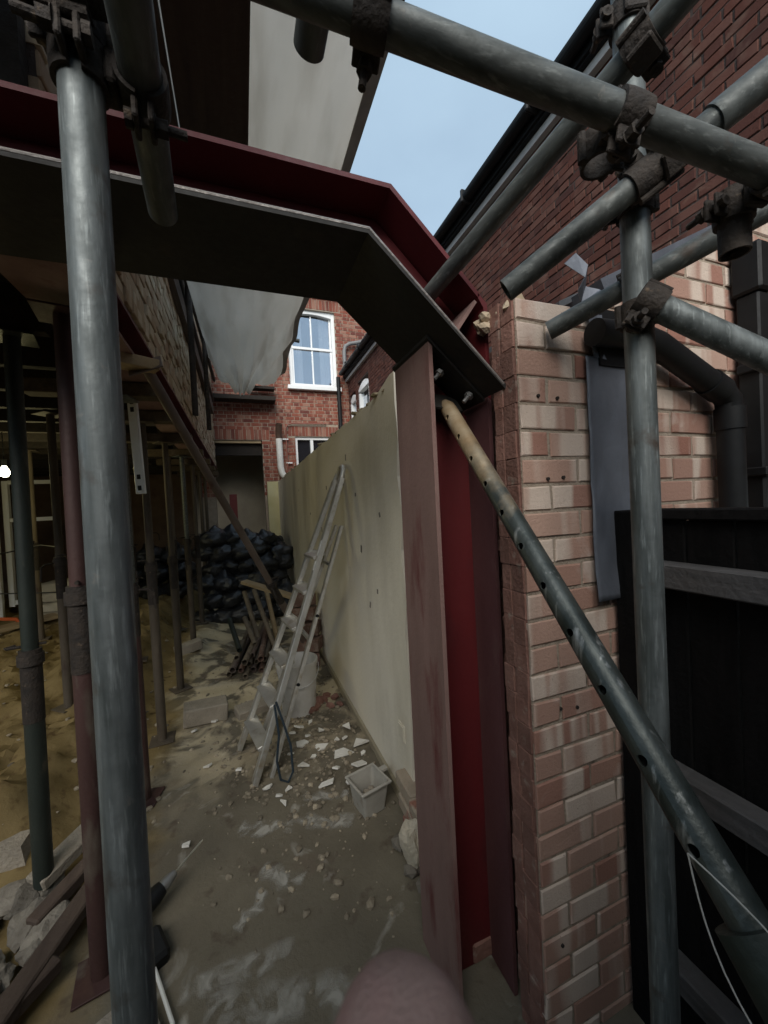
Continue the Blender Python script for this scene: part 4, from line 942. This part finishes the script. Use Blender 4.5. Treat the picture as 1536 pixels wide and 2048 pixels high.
random.seed(3)
cols = ['leftmost', 'second from left', 'third from left', 'fourth from left', 'rightmost']
for row in range(6):
    for cidx in range(5 if row < 4 else 4):
        x = -.52 + cidx * .235 + (.1 if row % 2 else 0) + random.uniform(-.03, .03); y = 5.75 + row * .06 + random.uniform(-.05, .05) + (.10 if cidx == 4 else 0)
        sack((x, y, .13 + row * .215 + random.uniform(-.02, .02) - (.1 if (row == 5 and cidx > 1) else 0)), random.uniform(-.5, .5) + (math.pi if random.random() < .5 else 0), .78 * random.uniform(.9, 1.12),
             'black rubble sack, %s in the %s layer up of the main heap' % (cols[cidx], rowname[row]))
for i in range(9):
    r_, c_ = divmod(i, 3); sack((-1.75 + c_ * .36 + .1 * (r_ % 2), 6.7 + .05 * r_, .42 + r_ * .26), random.uniform(0, 6), .95, 'black sack behind the row of props, %s of the %s layer' % (['left', 'middle', 'right'][c_], ['bottom', 'middle', 'top'][r_]))
for i, (x, y, z) in enumerate(((.40, 6.0, .40), (.52, 6.1, .85), (.38, 6.3, 1.0))):
    sack((x, y, z), i, 1.0, ['slumped black sack against the cream wall behind the raking prop', 'upright black sack leaning in the corner by the cream wall', 'black sack at the back right of the heap'][i], 1.1)
MT['dustbrick'] = mat('dusty_old_brick', (.12, .068, .05), (.19, .115, .085), 14, .95, 0, .5, 90, c3=(.26, .21, .165), th=(.5, .7), sc3=16, var=.2)
MT['tubedust'] = mat('dust_caked_tube', (.13, .105, .075), (.20, .165, .12), 14, .85, .1, .3, 90, c3=(.07, .045, .035), th=(.58, .72), sc3=18, var=.25)
# bundle of tubes lying on the floor
random.seed(5)
k = 0
for row in range(3):
    for i in range(6 - row):
        x = -.20 + i * .072 + row * .036; y = 3.72 + random.uniform(0, .22); z = gz(x, 4) + .035 + row * .058
        q = MB(); q.tube([(x, y, z), (x + random.uniform(-.02, .10) + .12, y + 1.15, z + random.uniform(.0, .03))], .028 if (i + row) % 2 else .024, 16, .004)
        q.obj('loose_tube', MT[['tubedust', 'propdull', 'tubedust', 'dustbrick', 'tubedust'][(i * 2 + row) % 5]], None, True, label='loose tube, %s in the %s layer of the pile on the floor' % (['first from left', 'second from left', 'third from left', 'fourth from left', 'fifth from left', 'sixth from left'][i], ['bottom', 'middle', 'top'][row]), cat='tube', group='prop tubes stacked on the floor')
for i, (a, b_, m_) in enumerate((((.10, 4.35, .12), (-.03, 4.75, .62), 'tubedust'), ((.26, 4.2, .05), (.08, 4.8, .62), 'tubedust'), ((.30, 4.4, .05), (.22, 4.9, .60), 'wood'), ((-.10, 4.0, .2), (-.2, 4.6, .36), 'propgreen'), ((.05, 4.1, .2), (-.04, 4.5, .38), 'tubedust'))):
    q = MB(); q.tube([a, b_], .026, 14, .004); q.obj('loose_tube', MT[m_], None, True, label=['dusty tube standing at a slant over the tube pile', 'leaning tube behind the ladder foot', 'pale pole leaning under the loose plank', 'green tube lying on top of the tube pile', 'short tube lying across the tube pile'][i], cat='tube', group='prop tubes stacked on the floor')
q = MB(); q.bar((-.03, 4.72, .745), (.56, 4.25, .56), .11, .035, bev=.003); q.obj('timber_plank', MT['wood'], None, label='pale loose plank lying across the tubes beside the ladder', cat='plank')
random.seed(9)
for i in range(5):
    z = .08 + .14 * i; x = .52 + random.uniform(-.03, .05)
    q = MB(); q.box((x, 3.75 + .05 * i, z), (.22, .16, .12), Matrix.Rotation(random.uniform(-.5, .5), 3, 'Z') @ Matrix.Rotation(random.uniform(-.25, .25), 3, 'X'), b=.006)
    for hx in (-.05, .05): pass
    q.obj('old_brick', MT['dustbrick'], None, label='old brick, number %s from the bottom of the stack behind the ladder' % ['one', 'two', 'three', 'four', 'five'][i], cat='brick', group='old bricks stacked behind the ladder')
# step ladder folded against the wall
ld = thing('step_ladder', 'dusty aluminium step ladder folded and leaning on the cream wall', 'ladder', (0, 2.4, 0))
nA, nB = Vector((-.017, 2.274, .01)), Vector((.655, 2.50, 1.80)); fA, fB = Vector((-.10, 2.66, .01)), Vector((.66, 2.70, 1.80))
q = MB(); q.bar(nA, nA.lerp(nB, .97), .034, .07, (0, 1, 0), .004); q.obj('stile', MT['alu'], ld)
q = MB(); q.bar(fA, fA.lerp(fB, .97), .030, .07, (0, 1, 0), .004); q.obj('stile', MT['alu'], ld)
ar = [nA.lerp(nB, .96)]
for k in range(1, 8):
    a_ = math.pi * k / 8; m_ = (nB + fB) / 2; hv = (nB - fB) / 2; ar.append(m_ - (nB - nA).normalized() * .05 + hv * math.cos(a_) + (nB - nA).normalized() * .09 * math.sin(a_))
ar.append(fA.lerp(fB, .96)); q = MB(); q.tube(ar, .017, 14); q.obj('top_loop', MT['alu'], ld, True)
for k in range(6):
    t_ = .10 + k * .118; a, b_ = nA.lerp(nB, t_), fA.lerp(fB, t_); q = MB(); q.bar(a + Vector((.0, .013, 0)), b_ - Vector((0, .013, 0)), .085, .022, Vector((-.3, 0, 1)), .003)
    q.obj('tread', MT['alu'], ld)
rA, rB = Vector((.075, 2.29, .01)), Vector((.645, 2.60, 1.42)); sA, sB = Vector((.02, 2.66, .01)), Vector((.65, 2.78, 1.42))
q = MB(); q.bar(rA, rB, .024, .04, (0, 1, 0), .004); q.obj('rear_leg', MT['alu'], ld)
q = MB(); q.bar(sA, sB, .024, .04, (0, 1, 0), .004); q.obj('rear_leg', MT['alu'], ld)
for t_ in (.18, .5, .82):
    q = MB(); q.bar(rA.lerp(rB, t_), sA.lerp(sB, t_), .02, .02); q.obj('cross_bar', MT['alu'], ld)
ax = (nB - nA).normalized()
for t_, w_ in ((.72, .10), (.66, .06)):
    q = MB(); c = nA.lerp(nB, t_) + Vector((-.02, -.0135, .0)); q.bar(c - ax * w_ / 2, c + ax * w_ / 2, .003, .035, (0, 1, 0)); q.obj('sticker', MT['offw'], ld)
q = MB(); c = nA.lerp(nB, .47) + Vector((0, -.014, 0)); q.bar(c - ax * .07, c + ax * .07, .003, .022, (0, 1, 0), .001); q.obj('hinge_slot', MT['black'], ld)
for t_ in (.33, .60): q = MB(); c = rA.lerp(rB, t_); q.tube([c + Vector((0, -.022, 0)), c + Vector((0, .02, 0))], .012, 10); q.obj('rivet', MT['black'], ld)
q = MB(); q.tube([(.11, 2.22, .46), (.125, 2.2, .30), (.105, 2.19, .16), (.12, 2.19, .05), (.16, 2.19, .025), (.19, 2.2, .07), (.185, 2.2, .22), (.15, 2.22, .36), (.12, 2.23, .47)], .0065, 8); q.obj('strap_loop', MT['blue'], None, True, label='dark blue strap loop hanging from the ladder', cat='strap')
# bucket
bk = thing('bucket', 'tall plaster splashed white bucket standing behind the ladder', 'bucket', (.33, 2.98, 0))
q = MB(); bx, by = .33, 2.98; q.lathe((bx, by, gz(bx, by)), [(0.001, 0), (.125, 0), (.150, .36), (.158, .362), (.158, .39), (.148, .39), (.146, .37), (.123, .02), (.001, .02)]); q.obj('tub', MT['bucket'], bk, True)
q = MB(); q.tube([(bx + .155 * math.cos(a_), by - .05 - .13 * math.sin(a_), gz(bx, by) + .36 - .12 * math.sin(a_)) for a_ in [math.pi * k / 10 for k in range(11)]], .003, 6); q.obj('handle', MT['zinc'], bk, True)
# concrete blocks
q = MB(); q.box((-.34, 3.16, gz(-.34, 3.16) + .062), (.30, .17, .125), Matrix.Rotation(.12, 3, 'Z') @ Matrix.Rotation(.07, 3, 'Y'), b=.008); q.obj('concrete_block', MT['concrete'], None, label='dusty concrete block lying alone on the floor left of the ladder', cat='block')
q = MB(); q.box((-.0, 3.12, gz(0, 3.1) + .03), (.26, .13, .07), Matrix.Rotation(.3, 3, 'Z') @ Matrix.Rotation(.12, 3, 'X'), b=.008); q.obj('paving_slab', MT['concrete'], None, label='dark grey slab piece half behind the ladder treads', cat='slab')
q = MB(); q.box((-.62, 4.55, gz(-.6, 4.5) + .05), (.26, .12, .10), Matrix.Rotation(.35, 3, 'Z') @ Matrix.Rotation(-.15, 3, 'Y'), b=.008); q.obj('concrete_block', MT['concrete'], None, label='second small block on the soil beside the far props', cat='block')
# shards
random.seed(14)
def shard(x, y, s, label, i):
    n = random.choice((3, 4, 5)); a0 = random.random() * 6.28; poly = []
    for k in range(n): a_ = a0 + 6.28 * k / n + random.uniform(-.35, .35); rr = s * random.uniform(.6, 1.15); poly.append((math.cos(a_) * rr, math.sin(a_) * rr * .75, 0))
    q = MB(); q.prism(poly, (0, 0, .010)); o_ = q.obj('plaster_shard', MT['plaster'], None, label=label, cat='shard', group='broken white plaster pieces by the ladder')
    o_.location = (x, y, gz(x, y) + .012); o_.rotation_euler = (random.uniform(-.35, .35), random.uniform(-.3, .3), 0)
big = [(.62, 2.36, .075, 'tall triangular plaster shard nearest the cream wall'), (.565, 2.16, .062, 'plaster shard just above the grey tub'), (.50, 2.32, .075, 'longest white plaster shard in the middle of the scatter'), (.38, 2.44, .06, 'rectangular plaster shard left of the longest one'), (.60, 2.55, .055, 'upper plaster shard close under the wall'),
       (.28, 2.52, .055, 'broad plaster shard at the left of the scatter'), (.36, 2.09, .05, 'plaster shard lying lowest, left of the tub'), (.30, 2.72, .045, 'plaster shard by the bucket foot'), (.42, 2.62, .035, 'small plaster shard below the bucket'), (.26, 2.28, .04, 'small upright plaster shard right of the strap')]
for i, (x, y, s, l) in enumerate(big): shard(x, y, s, l, i)
few = [(.10, 2.12), (.16, 2.14), (.12, 2.05), (.05, 2.2), (-.28, 2.55), (-.33, 1.98), (-.4, 3.0), (-.28, 3.08), (.44, 2.2), (.5, 2.48), (.55, 2.44), (.33, 2.58), (.24, 2.66), (.38, 2.76), (.2, 2.45), (.47, 2.05), (.62, 2.25), (-.1, 2.45), (.33, 2.35), (-.05, 2.9)]
for i, (x, y) in enumerate(few): shard(x, y, .025, 'tiny chip of white plaster strewn on the floor', 50 + i)
# brick rubble bits by the wall
random.seed(31)
for i in range(9):
    x, y = random.uniform(.40, .63), random.uniform(2.85, 3.25); s = random.uniform(.03, .06)
    q = MB(); q.add(*rock((0, 0, 0), (s, s * .8, s * .6), 800 + i, 2)); o_ = q.obj('brick_lump', MT['rough'], None, label='broken brick lump in the little heap against the cream wall', cat='rubble', group='brick lumps by the cream wall'); o_.location = (x, y, gz(x, y) + s * .4)
# grey square tub with rubble
tb = thing('plastic_tub', 'small square grey plastic tub with rim standing below the white shards', 'tub', (.53, 1.86, 0), .25)
def frus(q, a0, a1, z0, z1, inner=False):
    lo = [(-a0, -a0, z0), (a0, -a0, z0), (a0, a0, z0), (-a0, a0, z0)]; hi = [(-a1, -a1, z1), (a1, -a1, z1), (a1, a1, z1), (-a1, a1, z1)]
    q.add(lo + hi, [(i, (i + 1) % 4, 4 + (i + 1) % 4, 4 + i) for i in range(4)])
q = MB(); frus(q, .06, .078, 0, .14); frus(q, .056, .073, .01, .142); q.add([(-.06, -.06, 0), (.06, -.06, 0), (.06, .06, 0), (-.06, .06, 0)], [(0, 1, 2, 3)]); q.add([(-.056, -.056, .012), (.056, -.056, .012), (.056, .056, .012), (-.056, .056, .012)], [(0, 1, 2, 3)])
me = q.mesh('shell', MT['tub'], False, False); sh = link('shell', me, tb, loc=(0, 0, .008))
bv = sh.modifiers.new('b', 'BEVEL'); bv.width = .012; bv.segments = 2
q = MB(); 
for (c, d) in (((0, -.082, .14), (.176, .014, .012)), ((0, .082, .14), (.176, .014, .012)), ((-.082, 0, .14), (.012, .15, .012)), ((.082, 0, .14), (.012, .15, .012))): q.box(c, d, b=.003)
q.box((.11, .03, .13), (.05, .03, .02), b=.004); link('rim', q.mesh('rim', MT['tub']), tb, loc=(0, 0, .008))
q = MB()
for i in range(14): q.add(*rock((random.uniform(-.04, .04), random.uniform(-.04, .04), .035 + random.random() * .02), (.018, .016, .012), 900 + i))
link('dust_fill', q.mesh('dust_fill', MT['concrete']), tb, loc=(0, 0, .008))
# stump of the demolished wall
MT['stumpb'] = mat('mortar_caked_brick', (.30, .25, .19), (.38, .32, .25), 12, .95, 0, .6, 90, c3=(.3, .14, .1), th=(.6, .7), sc3=12)
st = thing('wall_stump', 'broken brick stump of the removed wall at the foot of the column', 'wall stump', (.62, 1.5, 0))
random.seed(41)
for k in range(3):
    for j in range(3 - (k > 1)):
        q = MB(); q.box((.69 + random.uniform(-.015, .015), 1.58 - j * .2 + .05 * k, .034 + k * .075), (.105, .19, .066), Matrix.Rotation(random.uniform(-.1, .1), 3, 'Z'), b=.006); q.obj('brick', MT['rough'] if k == 0 else MT['stumpb'], st)
q = MB()
for i in range(26): q.add(*rock((random.uniform(.56, .75), random.uniform(1.1, 1.62), .02 + random.random() * .05), (.035, .035, .025), 1000 + i))
q.obj('mortar_rubble', MT['stone'], st, kind='stuff')
q = MB(); q.add(*rock((.60, 1.47, .11), (.06, .04, .11), 77, 3)); q.obj('render_lump', mat('cream_mortar_lump', (.40, .36, .27), (.5, .45, .36), 14, .95, 0, .7), st)
# cordless drill behind the left upright
dr = thing('cordless_drill', 'black cordless drill with long bit lying behind the thick left upright', 'drill', (-.36, 1.62, 0))
a = Vector((-.40, 1.70, .075)); d = Vector((.62, .60, .16)).normalized()
q = MB(); q.tube([a - d * .12, a - d * .10, a + d * .0, a + d * .03], [.024, .032, .034, .027], 18); q.obj('motor_body', MT['black'], dr, True)
q = MB(); q.tube([a + d * .03, a + d * .055, a + d * .085, a + d * .09], [.024, .022, .014, .010], 16); q.obj('chuck', mat('chuck_grey', (.2, .2, .2), (.3, .3, .29), 20, .4, .5), dr, True)
q = MB(); q.tube([a + d * .09, a + d * .215, a + d * .225], [.0045, .0045, .001], 8); q.obj('drill_bit', mat('bright_steel', (.62, .6, .5), (.7, .68, .58), 20, .3, .8), dr, True)
hd = Vector((.30, -.85, -.25)).normalized(); q = MB(); q.tube([a - d * .06, a - d * .055 + hd * .05, a - d * .05 + hd * .11], [.02, .018, .022], 14); q.obj('handle', MT['black'], dr, True)
q = MB(); q.box(a - d * .04 + hd * .15, (.085, .115, .065), Matrix.Rotation(.5, 3, 'Z') @ Matrix.Rotation(.2, 3, 'X'), b=.012); q.obj('battery', MT['black'], dr)
q = MB(); q.tube([(-.37, 1.5, .02), (-.28, 1.30, .02), (-.245, 1.18, .015), (-.235, 1.05, .015)], .006, 8); q.obj('conduit', MT['offw'], None, True, label='thin pale cable lying on the floor right of the left upright', cat='cable')
# rubble and old timbers at bottom left
random.seed(51)
tl_ = [((-.86, 1.92, .10), (-.62, 2.25, .17), .10), ((-.80, 1.75, .08), (-.60, 2.08, .12), .06), ((-.78, 1.40, .07), (-.58, 1.98, .10), .07), ((-.95, 1.25, .05), (-.68, 1.60, .07), .09)]
for i, (a, b_, w_) in enumerate(tl_):
    q = MB(); q.bar(a, b_, w_, .05, bev=.006); q.obj('timber_offcut', MT['board'] if i else MT['concrete'], None, label=['short thick timber offcut, top of the rubble at bottom left', 'thin timber offcut between two others at bottom left', 'long grey timber offcut at bottom left beside the red prop', 'timber offcut running out of the bottom left corner'][i], cat='timber')
for i in range(46):
    x, y = random.uniform(-1.35, -.72), random.uniform(1.15, 1.95); s = random.choice((.02, .03, .045, .06, .08)); 
    q = MB(); q.add(*rock((0, 0, 0), (s, s * .8, s * .55), 1200 + i, 3)); o_ = q.obj('rubble_stone', MT['stone'], None, label='grey rubble stone in the heap at bottom left', cat='rubble', group='rubble stones at bottom left'); o_.location = (x, y, gz(x, y) + s * .35 + .02)
q = MB(); q.bar((-.75, 1.05, .02), (-.30, 1.28, .02), .36, .03, bev=.004); q.obj('paving_slab', MT['concrete'], None, label='flat cracked slab under the foot of the dark red prop', cat='slab')
q = MB()
q.prism([(-3.0, 2.12, .02), (-3.0, 2.16, .17), (-.98, 2.10, .15), (-.95, 2.08, .02)], (0, .10, 0)); q.obj('slab_edge', MT['concrete'], None, label='broken floor edge below the dug yellow soil at left', cat='floor edge')

# ================================================================== LAMP LIT ROOM
wf = thing('window_frame', 'white timber window frame standing in the lamp lit room', 'window', (-2.5, 6.2, .4))
for (c, d) in (((-2.28, 6.2, 1.3), (.05, .06, 1.6)), ((-2.80, 6.2, 1.3), (.06, .06, 1.6)), ((-2.54, 6.2, 1.60), (.46, .05, .05)), ((-2.54, 6.2, 2.08), (.46, .05, .05)), ((-2.54, 6.2, .55), (.46, .05, .06))):
    q = MB(); q.box(c, d, b=.003); q.obj('bar', MT['white'], wf)
q = MB(); q.box((-3.25, 6.1, 1.2), (.8, .05, 1.9), b=.004); q.box((-3.25, 6.065, 1.6), (.55, .014, .7), b=.003); q.box((-3.25, 6.065, .7), (.55, .014, .7), b=.003); q.obj('door_leaf', MT['offw'], None, label='pale door leaf beside the lamp at the left edge', cat='door')
random.seed(61)
SB = []
for k in range(3):
    bm = bmesh.new(); bmesh.ops.create_cube(bm, size=1); bmesh.ops.subdivide_edges(bm, edges=bm.edges[:], cuts=6, use_grid_fill=True)
    for v in bm.verts:
        x, y, z = v.co * 2; f = (1 - .35 * abs(x) ** 4) * (1 - .3 * abs(y) ** 4); v.co = Vector((x * .30 * (1 - .08 * y * y), y * .2 * (1 - .08 * x * x), z * .062 * f + .02 * noise.noise((x * 2 + k, y * 2, z))))
    me = bpy.data.meshes.new('sandbag'); bm.to_mesh(me); bm.free(); me.shade_smooth(); me.materials.append(MT['sand']); SB.append(me)
for k in range(4):
    o_ = link('sandbag', SB[k % 3], loc=(-2.02 + random.uniform(-.03, .03), 5.75, gz(-2.02, 5.75) + .03 + k * .118), label='woven sandbag, %s of the stack behind the props' % ['bottom', 'second', 'third', 'top'][k], cat='sandbag', group='sandbags in the lamp lit room'); o_.rotation_euler = (0, random.uniform(-.06, .06), random.uniform(-.15, .15))
q = MB(); q.bar((-2.9, 4.9, .42), (-2.1, 5.5, .46), .2, .04, bev=.003); q.obj('timber_plank', MT['wood'], None, label='pale plank on the soil under the lamp at the left edge', cat='plank')
q = MB(); q.tube([(-2.8, 5.3, .40), (-2.6, 5.25, .56), (-2.4, 5.35, .50), (-2.35, 5.4, .36), (-2.5, 5.2, .33)], .02, 8); q.obj('strap_loop', MT['orange'], None, True, label='orange strap lying on the plank at the left edge', cat='strap')
q = MB(); q.tube([(-1.95, 4.1, 1.30), (-1.6, 4.0, 1.36), (-1.45, 3.9, 1.34)], .006, 6); q.tube([(-1.95, 4.1, 1.30), (-2.1, 4.2, 1.10), (-2.0, 4.1, .98), (-1.5, 4, .95)], .005, 6); q.obj('hanging_cable', MT['black'], None, True, label='thin black cable looping out at the left edge', cat='cable')
lp_ = Vector((-1.815, 4.02, 1.985))
lm = thing('work_lamp', 'small bright bulb hanging under the joists at the left edge', 'lamp', lp_)
q = MB(); 
prof = [(.002, -.045), (.022, -.038), (.032, -.018), (.032, .005), (.02, .03), (.014, .045), (.002, .046)]
q.lathe(lp_, prof, 20); q.obj('bulb', MT['bulb'], lm, True)
q = MB(); q.tube([lp_ + Vector((0, 0, .046)), lp_ + Vector((0, 0, .10))], .018, 14); q.tube([lp_ + Vector((0, 0, .10)), lp_ + Vector((0, 0, .33))], .004, 6); q.obj('socket', MT['black'], lm, True)
pl_ = bpy.data.lights.new('bulb_light', 'POINT'); pl_.energy = 5.5; pl_.color = (1, .88, .42); pl_.shadow_soft_size = .16
plo = bpy.data.objects.new('bulb_light', pl_); COL.objects.link(plo); plo.location = lp_ + Vector((0, 0, -.09))

# ================================================================== HAND holding the phone, index fingertip before the lens
def at(px, py, d): return CAM + (rt * (px - 768) / 760 - up * (py - 1024) / 760 + fwd) * d
def skin(name, verts, edges, radii, m, parent, lvl=2):
    me = bpy.data.meshes.new(name); me.from_pydata([tuple(v) for v in verts], edges, []); o_ = link(name, me); sk = o_.modifiers.new('sk', 'SKIN'); sk.use_smooth_shade = True
    for i, v in enumerate(me.skin_vertices[0].data): v.radius = (radii[i], radii[i]); v.use_root = (i == 0)
    sb = o_.modifiers.new('su', 'SUBSURF'); sb.levels = lvl; sb.render_levels = lvl
    dg = bpy.context.evaluated_depsgraph_get(); m2 = bpy.data.meshes.new_from_object(o_.evaluated_get(dg)); bpy.data.objects.remove(o_)
    m2.materials.clear(); m2.materials.append(m); m2.shade_smooth(); return link(name, m2, parent)
hnd = thing('hand', 'blurred pink fingertip of the hand at the bottom edge in front of the lens', 'hand', CAM - up * .16 + fwd * .05)
def HL(x, y, z): return CAM + rt * x + up * y + fwd * z          # build frame of the hand, in metres from the lens
tip = HL(.0003, -.0648, .0530)
V = [HL(.050, -.165, .020), HL(.040, -.140, .026), HL(.022, -.112, .042), HL(.0035, -.086, .0535), tip]
Rr = [.016, .0145, .0140, .0138, .0106]
V2 = list(V); R2 = list(Rr); Ed = [(0, 1), (1, 2), (2, 3), (3, 4)]
def chain(root, pts, rad):
    i0 = root
    for p, r_ in zip(pts, rad): V2.append(p); R2.append(r_); Ed.append((i0, len(V2) - 1)); i0 = len(V2) - 1
chain(0, [HL(.055, -.19, .015), HL(.06, -.225, .01), HL(.068, -.27, 0), HL(.075, -.33, -.015)], [.024, .024, .021, .024])
n0 = 5
chain(n0, [HL(.045, -.175, .022), HL(.022, -.160, .030), HL(.004, -.148, .020), HL(-.004, -.145, .004)], [.012, .0098, .0088, .0075])
chain(n0, [HL(.040, -.195, .018), HL(.014, -.186, .026), HL(-.006, -.178, .016), HL(-.012, -.174, .002)], [.012, .0094, .0084, .007])
chain(n0 + 1, [HL(.038, -.212, .014), HL(.016, -.208, .020), HL(.002, -.204, .012), HL(-.003, -.202, .0)], [.011, .0082, .0074, .0064])
chain(n0, [HL(.070, -.175, -.004), HL(.068, -.150, -.020), HL(.060, -.125, -.026), HL(.056, -.110, -.026)], [.014, .011, .0098, .008])
skin('hand_skin', V2, Ed, R2, MT['skin'], hnd)
w0, w1 = HL(.068, -.262, .001), HL(.085, -.42, -.04); q = MB(); q.tube([w0, w0.lerp(w1, .1), w1], [.034, .036, .046], 24, .003); q.obj('sleeve', MT['sleeve'], hnd, True)
